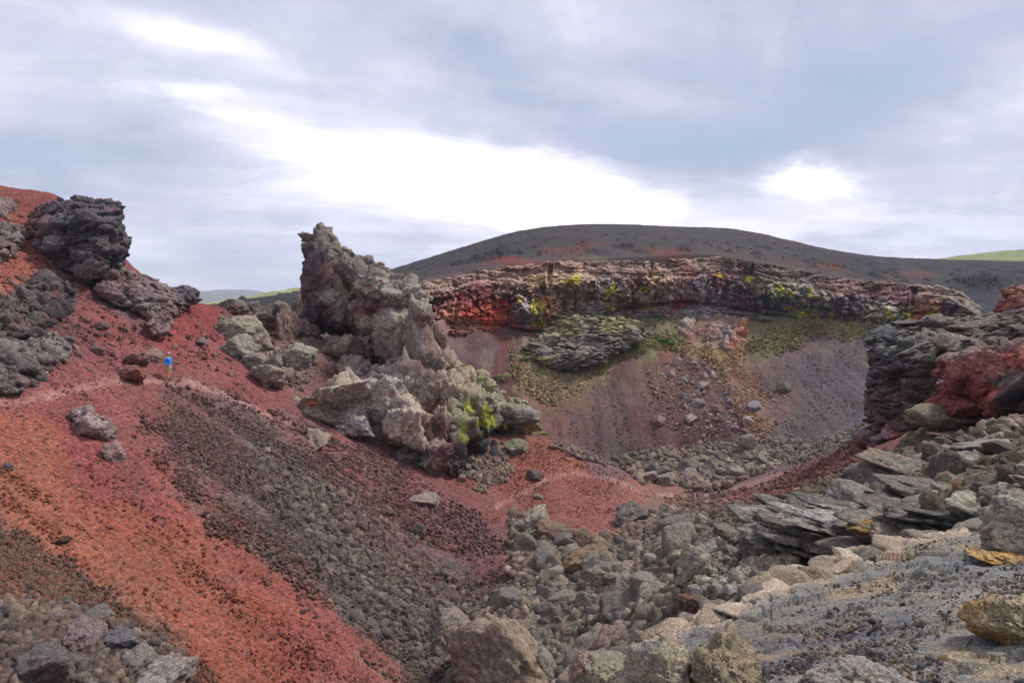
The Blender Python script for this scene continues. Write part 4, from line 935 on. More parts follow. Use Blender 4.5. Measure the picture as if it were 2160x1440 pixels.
def build_rim():
    r = np.random.default_rng(611); Vs = []; Fs = []; Cs = []; off = 0; pr = [rock_shape(640 + k, 4, 13, 50, .08, .05) for k in range(6)]
    path = EW[4:-3]; seg = np.linalg.norm(np.diff(path, axis=0), axis=1); cum = np.concatenate([[0], np.cumsum(seg)])
    for i in range(150):
        t = r.uniform(0, cum[-1]); j = min(np.searchsorted(cum, t) - 1, len(seg) - 1); j = max(j, 0); a = path[j] + (path[j + 1] - path[j]) * (t - cum[j]) / seg[j]
        dv = (path[j + 1] - path[j]) / seg[j]; nrm = np.array([-dv[1], dv[0]]); o_ = r.uniform(-.18, .25); p = a + nrm * o_
        zz = float(f_ledge(p[None])[0]) - max(o_, 0) * r.uniform(.8, 2.2) - .05; sz = r.uniform(.06, .20)
        V, Fc = pr[r.integers(6)]; V = (V @ rotm(*r.uniform(-3, 3, 3)).T * np.array([1.5, 1.1, .55]) * sz) @ rotm(r.normal() * .15, r.normal() * .15, math.atan2(dv[1], dv[0]) + r.normal() * .3).T
        V = V + np.array([p[0], p[1], zz]); Vs.append(V); Fs.append(Fc + off); off += len(V)
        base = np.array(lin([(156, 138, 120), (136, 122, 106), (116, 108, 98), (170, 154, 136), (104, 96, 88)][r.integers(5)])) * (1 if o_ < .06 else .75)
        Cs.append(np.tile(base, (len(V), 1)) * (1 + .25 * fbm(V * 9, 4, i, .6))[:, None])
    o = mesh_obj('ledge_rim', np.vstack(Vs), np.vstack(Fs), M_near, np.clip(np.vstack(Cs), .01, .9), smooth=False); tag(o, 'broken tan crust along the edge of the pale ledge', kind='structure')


build_rim()


# ------------------------------------------------------------------ loose blocks: shared shapes, one object each
def hue(c, f=1.0): return tuple(float(v) * f for v in lin(c))


def make_protos(n, sub, seed, flat=(1, 1, 1), planes=15, sharp=55, rough=.10, lump=.05):
    out = []
    for k in range(n):
        V, Fc = rock_shape(seed + k, sub, planes, sharp, rough, lump)
        V = V @ rotm(k, k * 2.1, k * .7).T * np.array(flat)
        if flat[2] < .6:                                     # plates: ragged outline and a slight curl
            a = np.arctan2(V[:, 1], V[:, 0]); rr = 1 + .22 * fbm(np.stack([np.cos(a) * 1.4, np.sin(a) * 1.4, a * 0 + seed + k * 3.3], -1), 3, 7)
            V[:, :2] *= rr[:, None]; V[:, 2] += .10 * fbm(V * 1.1 + k * 5, 2, 3) + .03 * pnoise(V * 7 + k, 5)
        me = mesh_obj('proto', V, Fc, None, None, link=False, smooth=False).data
        me.name = 'rock_shape_%d' % (seed + k); out.append(me)
    return out


BOUL = make_protos(12, 4, 1000); BOULH = make_protos(6, 5, 1100, rough=.16)
SLAB = make_protos(9, 4, 1200, flat=(1.25, .95, .30), rough=.10)
for m_ in BOUL + BOULH + SLAB: m_.materials.append(M_boulder)


def stone(name, me, loc, size, rot, col, label, cat, group=None, sink=.25, scl=(1, 1, 1)):
    o = bpy.data.objects.new(name, me); C.objects.link(o)
    o.scale = (size * scl[0], size * scl[1], size * scl[2]); o.rotation_euler = rot
    o.location = (float(loc[0]), float(loc[1]), float(loc[2]) + size * scl[2] * (1 - 2 * sink) * .5)
    o.color = (*[v * f_ for v, f_ in zip(col, (1.0, .95, .95))], 1); return tag(o, label, cat, group)


GREYS = [(124, 118, 108), (112, 106, 100), (134, 126, 114), (104, 98, 96), (128, 114, 104), (118, 112, 106), (140, 132, 120)]


def field(name, poly, n, smin, smax, label, cat, group, cols=GREYS, protos=None, seed=1, rad=.62, flat=0, sink=.3, powr=2.0, kfac=.9, near=0):
    """n loose blocks inside a patch of the photo, each its own object, kept apart; sizes in metres (half width)"""
    r = np.random.default_rng(seed); protos = protos or BOUL; poly = np.array(poly, float); put = []; t = 0
    qx = r.uniform(poly[:, 0].min(), poly[:, 0].max(), n * 60); qy = r.uniform(poly[:, 1].min(), poly[:, 1].max(), n * 60)
    ok = inpoly(qx, qy, poly); qx = qx[ok]; qy = qy[ok]; pts = snap(qx, qy)
    for p in pts:
        if len(put) >= n: break
        s = smin + (smax - smin) * r.random() ** powr
        if any((p[0] - a[0]) ** 2 + (p[1] - a[1]) ** 2 < (rad * (s + a[3])) ** 2 for a in put): continue
        put.append((*p, s))
    for i, (x, y, z, s) in enumerate(put):
        c = cols[r.integers(len(cols))]
        rot = (r.normal() * .25, r.normal() * .25, r.uniform(0, 6.28)) if flat else tuple(r.uniform(0, 6.28, 3))
        stone(name, protos[r.integers(len(protos))], (x, y, z), s, rot, hue(c, kfac * r.uniform(.85, 1.12)), label, cat, group, sink, tuple(r.uniform(.75, 1.2, 3)))
    return put


def single(px, py, wpx, label, cat='boulder', col=(124, 118, 108), seed=1, scl=(1, 1, 1), rot=None, me=None, sink=.3, name='boulder', D=None, f=.9, group=None):
    p = snap(px, py)[0] if D is None else P(px, py, D); Dd = proj(p)[2]; r = np.random.default_rng(seed)
    s = wpx * .58 * Dd / F
    return stone(name, me or BOULH[seed % len(BOULH)], p, s, rot or tuple(r.uniform(0, 6.28, 3)), hue(col, f), label, cat, group, sink, scl)


# beside the spire, left: the heap of grey blocks (each single)
for a in [(515, 700, 90, 'largest grey block of the heap left of the spire, cracked across', (134, 126, 112), (1, .9, .75)), (505, 735, 64, 'grey block at the left foot of the heap beside the spire', (136, 130, 118), (1, 1, .8)),
          (612, 690, 62, 'upright brown block standing in the heap left of the spire', (124, 106, 94), (.7, .8, 1.25)), (560, 665, 54, 'brownish block at the top of the heap left of the spire', (118, 106, 96), (1, 1, .8)),
          (632, 752, 62, 'round grey boulder lowest but two beside the spire', (136, 130, 118), (1, .95, .95)), (562, 790, 66, 'lowest large grey boulder below the heap by the spire', (134, 124, 114), (1.1, 1, .75)),
          (535, 762, 52, 'grey boulder between the heap and the lowest boulder by the spire', (130, 122, 112), (1, 1, .75)), (604, 795, 34, 'small boulder touching the lowest large boulder by the spire', (120, 108, 102), (.9, .9, 1)),
          (575, 765, 34, 'small grey stone between the round boulder and its neighbours', (126, 118, 110), (1, 1, .8)), (495, 650, 46, 'knobbly block on the ridge line left of the spire', (112, 98, 94), (1.2, 1, .8)),
          (535, 650, 30, 'smaller knobbly block on the ridge line left of the spire', (110, 98, 92), (1, 1, .9)), (640, 650, 50, 'brown block leaning on the foot of the spire tower', (112, 98, 90), (1, 1, 1.1)),
          (590, 650, 44, 'squat block on the ridge just left of the spire tower', (118, 106, 98), (1.1, 1, .8)), (645, 700, 40, 'dark block tucked under the spire tower', (100, 86, 82), (1, 1, .8)),
          (480, 690, 40, 'grey block on the left edge of the heap by the spire', (128, 120, 108), (1, 1, .8)), (700, 720, 34, 'small grey boulder on the gravel under the spire tower', (130, 122, 112), (1, 1, .8))]:
    single(a[0], a[1] + a[2] * .22, a[2] * 1.12, a[3], col=a[4], seed=int(a[0]), scl=a[5], rot=(random.uniform(-.4, .4), random.uniform(-.4, .4), random.uniform(0, 6)), sink=.22)
single(728, 752, 84, 'brown block wedged under the overhang of the spire tower', col=(112, 96, 88), seed=77, scl=(1, 1, .8), rot=(.2, .1, 1), sink=.2, D=float(visD(728, 752)) - .8)
# on the red slope
for a in [(285, 755, 42, 'brown boulder beside the person, nearer the left crag', (130, 100, 90), (1.2, 1, .7)), (328, 750, 36, 'pale brown stone just behind the person in the blue jacket', (138, 112, 104), (1.3, 1, .7)), (272, 785, 46, 'reddish rock on the slope above the trail, left of the person', (138, 96, 86), (1.2, 1, .65)),
          (425, 722, 20, 'small grey boulder on the red slope right of and above the person', (124, 108, 108), (1, 1, 1)), (214, 685, 22, 'grey stone high on the red slope below the crags', (120, 100, 98), (1, 1, .8)), (215, 908, 40, 'pale grey boulder on the red slope below the trail', (140, 122, 116), (1, 1, .9)),
          (240, 955, 40, 'pinkish boulder lying below the pale one on the red slope', (148, 124, 118), (.9, 1, 1.1)), (210, 740, 22, 'stone on the red slope between the crag and the person', (128, 104, 100), (1, 1, .8)), (665, 920, 60, 'long low slab of grey rock at the foot of the spire', (136, 124, 114), (1.2, .7, .5)),
          (900, 1050, 50, 'long grey stone half buried in the red scree below the spire', (134, 122, 116), (1.3, .8, .5)), (136, 1137, 24, 'dark stone in the orange scree near the left edge', (100, 76, 66), (1, 1, .7)), (20, 985, 16, 'small grey stone at the left edge of the orange scree', (120, 110, 110), (1, 1, 1)),
          (880, 1120, 30, 'grey boulder standing in the scree band below the spire', (118, 108, 102), (.9, .9, 1.2)), (700, 960, 30, 'brown stone at the upper edge of the red scree below the spire', (120, 92, 88), (1, 1, .7)), (135, 1265, 26, 'grey lump on the gravel at lower left above the boulders', (108, 104, 104), (1, 1, .8))]:
    single(a[0], a[1] + a[2] * .2, a[2] * 1.1, a[3], col=a[4], seed=int(a[0]) + 7, scl=a[5], rot=(random.uniform(-.4, .4), random.uniform(-.4, .4), random.uniform(0, 6)), sink=.3)
# saddle, gully heads
for a in [(1130, 1000, 26, 'dark stone on the red saddle above its trail', (104, 92, 86)), (1135, 1045, 14, 'small pale stone on the red saddle below its trail', (140, 132, 120)), (1085, 940, 40, 'flat greenish stone at the top left of the red saddle', (124, 124, 104)), (1330, 1088, 60, 'dark clinker boulder at the lower right edge of the red saddle', (110, 104, 96)),
          (1390, 887, 24, 'pale rounded boulder with a red foot low on the far talus', (160, 132, 124)), (1456, 884, 22, 'pale block beside the rounded boulder on the far talus', (158, 138, 130)), (1654, 818, 26, 'mossy block alone on the grey part of the far talus', (120, 118, 98)),
          (1700, 942, 16, 'pale slab at the foot of the grey talus', (140, 134, 126)), (1600, 1050, 16, 'yellowish stone on the right-hand red slope', (160, 140, 104)), (1520, 1000, 16, 'orange-tinted stone on the crater floor', (170, 116, 88))]:
    single(a[0], a[1] + a[2] * .2, a[2] * 1.1, a[3], col=a[4], seed=int(a[0]) + 3, scl=(1.1, 1, .8), rot=(.2, .3, a[0]), sink=.25)
# big blocks in the gully bottom
for a in [(965, 1335, 85, 'grey boulder left of the great block at the bottom of the scree', (118, 110, 100)), (1080, 1400, 190, 'great brown-grey block at the bottom edge of the scree', (124, 112, 98)), (1130, 1110, 72, 'pale block highest in the boulder stream below the saddle', (136, 130, 116)),
          (1175, 1125, 60, 'brownish block touching the highest pale block of the boulder stream', (118, 98, 84)), (1245, 1148, 58, 'brown block at the toe of the red saddle', (122, 106, 88)), (1262, 1160, 56, 'angular block just under the toe of the red saddle', (116, 104, 92)), (1250, 1190, 80, 'long rusty block lying across the boulder stream', (122, 104, 84)),
          (1285, 1222, 80, 'tilted grey slab in the middle of the boulder stream', (124, 118, 106)), (1335, 1240, 60, 'rounded grey boulder in the boulder stream near the ledge', (130, 126, 116)), (1375, 1185, 44, 'pale triangular block in the boulder stream', (140, 138, 128)), (1215, 1180, 56, 'squarish block under the toe of the saddle', (112, 98, 88)),
          (1380, 1130, 46, 'brown-sided block near the dark clinker boulder', (112, 98, 88)), (1300, 1290, 56, 'reddish block low in the boulder stream', (112, 84, 76)), (1280, 1360, 90, 'wide dark block just left of the pale ledge', (104, 96, 88)), (1060, 1260, 50, 'grey boulder where scree and boulder stream meet', (112, 102, 96))]:
    single(a[0], a[1] + a[2] * .2, a[2] * 1.15, a[3], col=a[4], seed=int(a[0]) + 11, scl=(1.15, .9, .8), rot=(random.uniform(-.5, .5), random.uniform(-.5, .5), random.uniform(0, 6)), sink=.25)
field('boulder', [(1085, 1100), (1200, 1150), (1300, 1170), (1345, 1110), (1400, 1095), (1440, 1130), (1430, 1240), (1390, 1330), (1330, 1390), (1230, 1440), (960, 1440), (1000, 1340), (1120, 1240)], 95, .28, .92, 'grey angular boulder in the boulder stream on the gully floor', 'boulder', 'boulders of the stream on the gully floor', seed=31, rad=.6, sink=.25)
field('boulder', [(1310, 985), (1400, 1000), (1440, 985), (1480, 965), (1560, 950), (1640, 935), (1660, 950), (1620, 980), (1560, 1010), (1480, 1030), (1400, 1028), (1340, 1010)], 46, .4, 1.2, 'grey block in the heap on the crater floor at the foot of the far talus', 'boulder', 'blocks heaped on the crater floor', seed=33, rad=.5, sink=.2)
field('boulder', [(1380, 770), (1430, 740), (1490, 770), (1540, 830), (1600, 850), (1610, 900), (1560, 930), (1520, 900), (1440, 880), (1400, 820)], 44, .25, .95, 'pale grey block strewn down the middle of the far talus', 'boulder', 'blocks strewn down the far talus', cols=[(150, 140, 132), (136, 124, 118), (160, 150, 144), (130, 104, 104), (124, 118, 122)], seed=35, rad=1.0, sink=.25)
field('boulder', [(0, 1290), (100, 1300), (200, 1310), (300, 1340), (340, 1400), (380, 1440), (0, 1440)], 32, .14, .46, 'rough grey clinker block in the heap at the lower left corner', 'boulder', 'clinker blocks in the lower left corner', cols=[(112, 106, 104), (124, 116, 112), (96, 92, 92), (120, 108, 92), (104, 88, 84)], seed=37, rad=.62, sink=.42, kfac=.8)
for a in [(165, 1345, 84, 'largest purple-grey clinker boulder in the lower left corner', (116, 104, 104)), (255, 1352, 66, 'dark clinker boulder right of the largest one at lower left', (100, 98, 102)), (345, 1425, 96, 'pale flat-topped boulder at the bottom edge, lower left', (134, 128, 122)), (285, 1395, 70, 'grey boulder between the dark and the pale boulder at lower left', (122, 116, 110)), (80, 1410, 90, 'dark rough boulder close to the bottom left corner', (94, 90, 90)), (205, 1300, 46, 'grey boulder at the top of the lower left heap', (110, 106, 104))]:
    single(a[0], a[1] + a[2] * .15, a[2] * 1.1, a[3], col=a[4], seed=int(a[0]) + 5, scl=(1.1, 1, .8), rot=(random.uniform(-.4, .4), random.uniform(-.4, .4), random.uniform(0, 6)), sink=.25)
field('boulder', [(960, 960), (1040, 940), (1070, 960), (1060, 1010), (1010, 1035), (965, 1020)], 14, .25, .6, 'grey block in the rubble at the right foot of the spire', 'boulder', 'rubble blocks at the foot of the spire', seed=39, rad=.6, sink=.2)

# right foreground: broken plates of lava, each a slab
SC_ = [(108, 101, 90), (94, 88, 80), (118, 108, 94), (86, 82, 78), (112, 98, 84), (98, 90, 82), (124, 116, 102)]
rock_mass('broken_lava_flow', [(1476, 1172), (1540, 1135), (1620, 1096), (1700, 1052), (1780, 1040), (1850, 1006), (1930, 965), (1985, 925), (2060, 900), (2280, 870), (2280, 1100), (2080, 1100), (2000, 1128), (1870, 1152), (1700, 1210), (1580, 1240), (1500, 1215)],
          lambda px, py: visD(px, py) * .955 - .1, 2.2, [(90, 20), (66, 120), (44, 420), (28, 700), (17, 600)], mixcol([(1500, 1180, 96, 92, 84), (1600, 1140, 100, 94, 86), (1700, 1090, 104, 102, 98), (1750, 1150, 88, 84, 76), (1850, 1090, 92, 92, 90), (1850, 1040, 106, 100, 92), (1950, 1100, 80, 80, 78), (1950, 1000, 118, 112, 100), (2050, 960, 126, 118, 104),
          (2050, 1040, 104, 102, 88), (2150, 1000, 128, 122, 108), (2150, 940, 138, 122, 104), (1980, 950, 110, 92, 84), (1850, 1120, 110, 104, 92), (2100, 1070, 96, 94, 86), (1650, 1180, 110, 102, 86), (1700, 1180, 84, 80, 76)], 14, 53, .04), M_mass,
          'jumbled sheet of broken lava plates between the pale ledge and the plated wall', 'rock outcrop', seed=54, sub=4, curve=30, bump=(.08, .22), flat=(1.25, .9, .30), tilt=(.1, .14, 0), jit=.6, gs=8, crack=2, fac=.5, idc=.6, edge_pull=.3)
rock_mass('layered_slab_pile', [(1610, 1118), (1660, 1082), (1720, 1060), (1810, 1050), (1930, 1060), (2010, 1082), (2025, 1112), (1900, 1142), (1830, 1168), (1740, 1180), (1650, 1152)],
          lambda px, py: visD(px, py) * .90 - .1, 1.6, [(120, 40), (84, 110), (56, 260), (34, 300)], mixcol([(1640, 1110, 106, 100, 90), (1720, 1080, 106, 103, 97), (1800, 1070, 98, 92, 82), (1900, 1090, 98, 94, 86), (1960, 1080, 82, 79, 73), (1800, 1130, 88, 82, 74), (1720, 1150, 96, 88, 78), (1860, 1120, 112, 102, 84), (1980, 1110, 72, 72, 72)], 12, 57, .02), M_mass,
          'stack of long thin curling lava plates above the pale ledge', 'rock outcrop', seed=58, sub=4, curve=30, bump=(.08, .2), flat=(1.7, .9, .17), tilt=(.05, .10, 0), jit=.32, gs=8, crack=0, idc=.6, edge_pull=.25)
field('lava_slab', [(1470, 1165), (1560, 1110), (1680, 1050), (1840, 1000), (1960, 950), (2040, 925), (2170, 905), (2170, 1075), (2070, 1100), (1860, 1130), (1700, 1170), (1600, 1220), (1500, 1230)], 80, .14, .36, 'grey lava slab in the jumble between the plated wall and the pale ledge', 'rock slab', 'loose lava slabs on the right-hand slope', cols=SC_, protos=SLAB + SLAB + BOUL[:2], seed=41, rad=.55, flat=1, sink=-.3, kfac=.95)
for a in [(1640, 1150, 60, 'upright pale tan lava fragment in front of the slab pile', (150, 136, 112), (.8, .7, 2.6)), (1580, 1165, 110, 'twisted slab at the left end of the slab pile', (116, 112, 98), (1.2, .8, .9)), (2100, 985, 120, 'pale speckled block high on the slab slope', (134, 130, 120), (1.2, .9, 1.0)),
          (1990, 930, 90, 'pale tilted slab standing up below the red face', (130, 122, 104), (.9, .6, 1.6)), (2080, 910, 120, 'grey layered slab right below the red face', (124, 114, 104), (1.2, .9, .9)), (1930, 1010, 130, 'brown-grey slab on the slope above the slab pile', (122, 112, 98), (1.2, .9, .7)), (1980, 1060, 150, 'thick slab dipping toward the slab pile', (112, 108, 98), (1.2, .9, .6))]:
    single(a[0], a[1], a[2], a[3], 'rock slab', col=a[4], seed=int(a[0]) + 1, scl=a[5], rot=(random.uniform(-.15, .15), random.uniform(-.1, .25), random.uniform(-.4, .4)), me=SLAB[a[0] % 9], sink=0.0, name='lava_slab')


single(1835, 1132, 84, 'ochre pitted slab lying low in the layered plates above the pale ledge', 'rock slab', col=(158, 132, 86), seed=9, scl=(1.1, .8, .9), rot=(.1, .1, .2), me=SLAB[2], sink=0.0, name='lava_slab', D=float(visD(1835, 1132)) * .84)


# ------------------------------------------------------------------ big rough rocks close by
def near_rock(name, px, py, D, wpx, hpx, depth, label, table, seed, planes=12, sharp=16, rot=(0, 0, 0), rough=.10, lump=.22, cat='boulder', sub=6, pits=.02):
    V, Fc = rock_shape(seed, sub, planes, sharp, rough, lump)
    V = V / (V.max(0) - V.min(0)) * np.array([wpx * D / F, depth, hpx * D / F]); V = V @ rotm(*rot).T
    N_ = V / np.linalg.norm(V, axis=1)[:, None]; w = max(wpx, hpx) * D / F
    k = 2.2 / w
    V = V + N_ * (fbm(V * k, 5, seed, .6) * w * .08 + fbm(V * k * 5, 5, seed + 2, .7, ridge=True) * w * .02 + facet(V * k * 1.6 + seed, seed, 1, .6) * w * .07 + facet(V * k * 5 + seed, seed + 1, 1, .6) * w * .025)[:, None]
    f1 = worley(V * (24 / w) + seed, seed)[0]; V = V - N_ * ((1 - sstep(.15, .40, f1)) * w * pits * sstep(-.2, .1, fbm(V * k + 5, 2, seed + 3)))[:, None]
    c = P(px, py, D); ly = pnoise(np.stack([V[:, 2] * k * 5, V[:, 0] * k, V[:, 1] * k], -1), seed + 6)
    a, b, d_ = [np.array(lin(t)) for t in table]
    n = fbm(V * k * 1.2, 5, seed + 9, .6); w1 = sstep(-.05, .3, n)[:, None]; w2 = sstep(.0, .4, ly - n)[:, None]
    col = a * (1 - w1) + b * w1; col = col * (1 - w2 * .6) + d_ * w2 * .6
    top = 1 - sstep(.12, .42, f1)[:, None] * 0
    o = mesh_obj(name, V + c, Fc, M_near, np.clip(col * .95, .01, .9), smooth=True); return tag(o, label, cat)


near_rock('boulder', 1265, 1425, 5.0, 160, 110, .6, 'greenish pitted rock with a red side at the bottom edge, left end of the ledge', [(128, 122, 108), (146, 134, 114), (128, 80, 66)], 501, rot=(0, .15, 0))
near_rock('boulder', 1400, 1440, 4.3, 150, 130, .6, 'ochre boulder with blue-black patches at the bottom edge', [(148, 136, 114), (128, 120, 106), (86, 90, 104)], 502)
near_rock('boulder', 1530, 1440, 4.0, 150, 150, .6, 'honeycombed yellow-brown boulder at the bottom edge', [(142, 128, 102), (116, 106, 90), (94, 84, 72)], 503, pits=.05)
near_rock('boulder', 1830, 1462, 2.85, 380, 130, .35, 'broad pinkish-grey speckled boulder at the bottom edge', [(140, 132, 124), (122, 116, 110), (150, 128, 112)], 504, planes=9, pits=.03)
near_rock('boulder', 2165, 1318, 3.5, 240, 130, .5, 'orange-sided pitted boulder cut by the right edge', [(150, 126, 90), (156, 144, 118), (158, 118, 74)], 505, rot=(0, .35, 0), pits=.035)
near_rock('boulder', 2200, 1112, 6.0, 290, 140, 1.0, 'speckled grey boulder at the right edge resting on an orange slab', [(148, 142, 126), (164, 154, 134), (118, 112, 102)], 506, pits=.02)
near_rock('lava_slab', 2140, 1186, 5.75, 210, 34, .9, 'thin orange slab under the speckled boulder at the right edge', [(180, 138, 84), (168, 136, 96), (120, 104, 84)], 507, planes=8, cat='rock slab', rot=(0, .18, 0))
near_rock('boulder', 1470, 1282, 8.2, 90, 80, .6, 'rounded dark brown boulder below the edge of the ledge', [(96, 82, 70), (112, 98, 80), (112, 72, 58)], 508)
rock_mass('twisted_lava_outcrop', [(1432, 1190), (1470, 1165), (1520, 1170), (1560, 1195), (1600, 1190), (1640, 1160), (1700, 1170), (1760, 1190), (1730, 1215), (1640, 1250), (1560, 1290), (1490, 1290), (1450, 1250)],
          lambda px, py: 9.8 - (np.asarray(px, float) - 1450) * .003 + (1290 - np.asarray(py, float)) * .02, 2.2, [(70, 16), (44, 60), (26, 120), (16, 100)], mixcol([(1460, 1200, 124, 116, 98), (1540, 1220, 118, 112, 100), (1500, 1260, 108, 102, 94), (1600, 1220, 104, 98, 90), (1680, 1200, 96, 92, 86), (1640, 1180, 134, 122, 100)], 12, 51, 0), M_mass,
          'twisted knobbly lava with small caves just beyond the pale ledge', 'rock outcrop', seed=52, sub=4, curve=34, bump=(.45, .2), flat=(1, .9, .8), gs=6)


# ------------------------------------------------------------------ loose stones nobody could count
def scree_mat():
    m, N = new_mat('loose_scree'); a = N.new('ShaderNodeAttribute', attribute_type='INSTANCER'); a.attribute_name = 'tint'
    tcn = N.new('ShaderNodeTexCoord').outputs['Object']; n = N.noise(tcn, 2.5, 4, .7)
    c = N.mix(1.0, a.outputs['Color'], N.ramp(n, [(.3, .6), (.5, 1.0), (.7, 1.45)]), 'MULTIPLY')
    fin(N, c, .95, n, .7, .2, .2); return m


M_scree = scree_mat()
SP_ = []
for k in range(7):
    V, Fc = rock_shape(1400 + k, 2, 11, 60, .08, .04); V = V * np.array([1.1, .85, .65 + .05 * k])
    SP_.append(mesh_obj('stone_shape', V, Fc, M_scree, None, link=False, smooth=False))
SCREE = []


def sample_patch(poly, n, seed, edge=25, zf=None):
    r = np.random.default_rng(seed); poly = np.array(poly, float); out = []; tot = 0
    e = edge; lo, hi = poly.min(0) - e, poly.max(0) + e
    while tot < n:
        qx = r.uniform(lo[0], hi[0], 20000); qy = r.uniform(lo[1], hi[1], 20000)
        w = polyw(qx, qy, poly, e) if e else inpoly(qx, qy, poly).astype(float)
        nz = fbm(np.stack([qx * .012, qy * .02, qx * 0 + seed], -1), 3, 5) * .8
        ok = np.clip(w + nz * (w > 0) * (w < 1), 0, 1) > r.random(len(qx)); qx, qy = qx[ok], qy[ok]
        if not len(qx): break
        p = snap(qx, qy); D = proj(p)[2]; ok = r.random(len(D)) < (D / D.max()) ** 1.6; p = p[ok]
        out.append(p); tot += len(p)
    return np.vstack(out)[:n]


def scree(poly, n, smin, smax, seed, cols=None, mixg=.6, powr=3.0, edge=25, pts=None, kf=1.0, var=.22, maxD=200, clump=None):
    p = sample_patch(poly, n, seed, edge) if pts is None else pts
    if clump is not None:
        fl = np.stack([(p[:, 0] * .977 - p[:, 1] * .213) * .10, (p[:, 0] * .213 + p[:, 1] * .977) * .55, p[:, 0] * 0], -1)
        p = p[sstep(clump - .15, clump + .2, fbm(fl, 4, 500 + seed, .6)) > np.random.default_rng(seed).random(len(p))]
    p = p[proj(p)[2] < maxD]
    if pts is None and len(p): p = p[path_w(*proj(p)) * .7 < np.random.default_rng(seed).random(len(p))]
    r = np.random.default_rng(seed + 1)
    s = smin + (smax - smin) * r.random(len(p)) ** powr
    base = ground_color(p[:, 0], p[:, 1]) if mixg < 1 else np.zeros((len(p), 3))
    c = base * 1.0
    if cols is not None:
        cc = np.array([lin(q) for q in cols]) * np.array([.92, .84, .76]); pick = cc[r.integers(len(cc), size=len(p))]; c = base * (1 - mixg) + pick * mixg
    c = c * (1 + r.normal(size=len(p)) * var)[:, None] * kf
    p = p.copy(); p[:, 2] += s * .18
    SCREE.append((p, s, np.clip(c, .01, .8), r.uniform(0, 6.28, (len(p), 3))))


def flush_scree(name, label, group=None):
    p = np.vstack([a[0] for a in SCREE]); s = np.concatenate([a[1] for a in SCREE]); c = np.vstack([a[2] for a in SCREE]); ro = np.vstack([a[3] for a in SCREE]); SCREE.clear()
    me = bpy.data.meshes.new(name); me.vertices.add(len(p)); me.vertices.foreach_set('co', p.astype(np.float32).ravel())
    a = me.attributes.new('size', 'FLOAT', 'POINT'); a.data.foreach_set('value', s.astype(np.float32))
    a = me.attributes.new('turn', 'FLOAT_VECTOR', 'POINT'); a.data.foreach_set('vector', ro.astype(np.float32).ravel())
    a = me.attributes.new('tint', 'FLOAT_COLOR', 'POINT'); c4 = np.ones((len(p), 4), np.float32); c4[:, :3] = c; a.data.foreach_set('color', c4.ravel())
    me.materials.append(M_scree)
    o = bpy.data.objects.new(name, me); C.objects.link(o); tag(o, label, kind='stuff')
    g = bpy.data.node_groups.new(name, 'GeometryNodeTree'); g.interface.new_socket('Geometry', in_out='INPUT', socket_type='NodeSocketGeometry'); g.interface.new_socket('Geometry', in_out='OUTPUT', socket_type='NodeSocketGeometry')
    N = g.nodes; L = g.links; gi = N.new('NodeGroupInput'); go = N.new('NodeGroupOutput'); gi2 = N.new('GeometryNodeGeometryToInstance'); ip = N.new('GeometryNodeInstanceOnPoints')
    ip.inputs['Pick Instance'].default_value = True
    for q in SP_:
        oi = N.new('GeometryNodeObjectInfo'); oi.inputs['Object'].default_value = q; oi.inputs['As Instance'].default_value = False; L.new(oi.outputs['Geometry'], gi2.inputs[0])
    na = N.new('GeometryNodeInputNamedAttribute'); na.data_type = 'FLOAT'; na.inputs['Name'].default_value = 'size'
    nv = N.new('GeometryNodeInputNamedAttribute'); nv.data_type = 'FLOAT_VECTOR'; nv.inputs['Name'].default_value = 'turn'
    ix = N.new('GeometryNodeInputIndex')
    L.new(gi.outputs[0], ip.inputs['Points']); L.new(gi2.outputs[0], ip.inputs['Instance']); L.new(ix.outputs[0], ip.inputs['Instance Index'])
    L.new(nv.outputs['Attribute'], ip.inputs['Rotation']); L.new(na.outputs['Attribute'], ip.inputs['Scale']); L.new(ip.outputs[0], go.inputs[0])
    md = o.modifiers.new('stones', 'NODES'); md.node_group = g
    return o


G_ = [(116, 108, 102), (104, 96, 92), (126, 118, 112), (96, 88, 86), (112, 98, 92)]
BAND = [(330, 880), (420, 850), (540, 880), (640, 950), (760, 1030), (860, 1110), (960, 1190), (1080, 1240), (1200, 1280), (1200, 1440), (900, 1440), (830, 1370), (730, 1290), (620, 1200), (520, 1120), (440, 1040), (370, 950)]
scree(BAND, 46000, .025, .13, 61, [(112, 98, 92), (98, 84, 80), (120, 106, 98), (92, 78, 76), (116, 88, 82)], .62, 2.0, 60, clump=-.35)
scree([(560, 960), (700, 1030), (860, 1150), (1000, 1260), (1100, 1440), (900, 1400), (760, 1280), (640, 1160)], 3500, .07, .28, 62, G_, .7, 3.0, 40)
flush_scree('grey_scree', 'grey stones of the scree band running down the red slope')
scree([(1080, 1090), (1200, 1140), (1300, 1160), (1340, 1100), (1420, 1080), (1500, 1095), (1470, 1180), (1400, 1330), (1300, 1440), (950, 1440), (1000, 1300), (1090, 1250)], 16000, .05, .42, 63, GREYS, .75, 3.2, 14)
scree([(1380, 1085), (1500, 1060), (1640, 1080), (1600, 1130), (1500, 1150), (1420, 1160)], 3000, .06, .26, 64, GREYS, .6, 2.4, 15)
scree([(470, 650), (560, 640), (650, 690), (670, 760), (640, 820), (560, 810), (500, 760), (465, 700)], 700, .08, .34, 89, GREYS, .85, 2.2, 8, maxD=68)
scree([(640, 790), (700, 720), (760, 760), (740, 800)], 300, .05, .2, 90, GREYS, .7, 2.2, 8, maxD=68)
flush_scree('gully_rubble', 'grey rubble filling the gully floor')
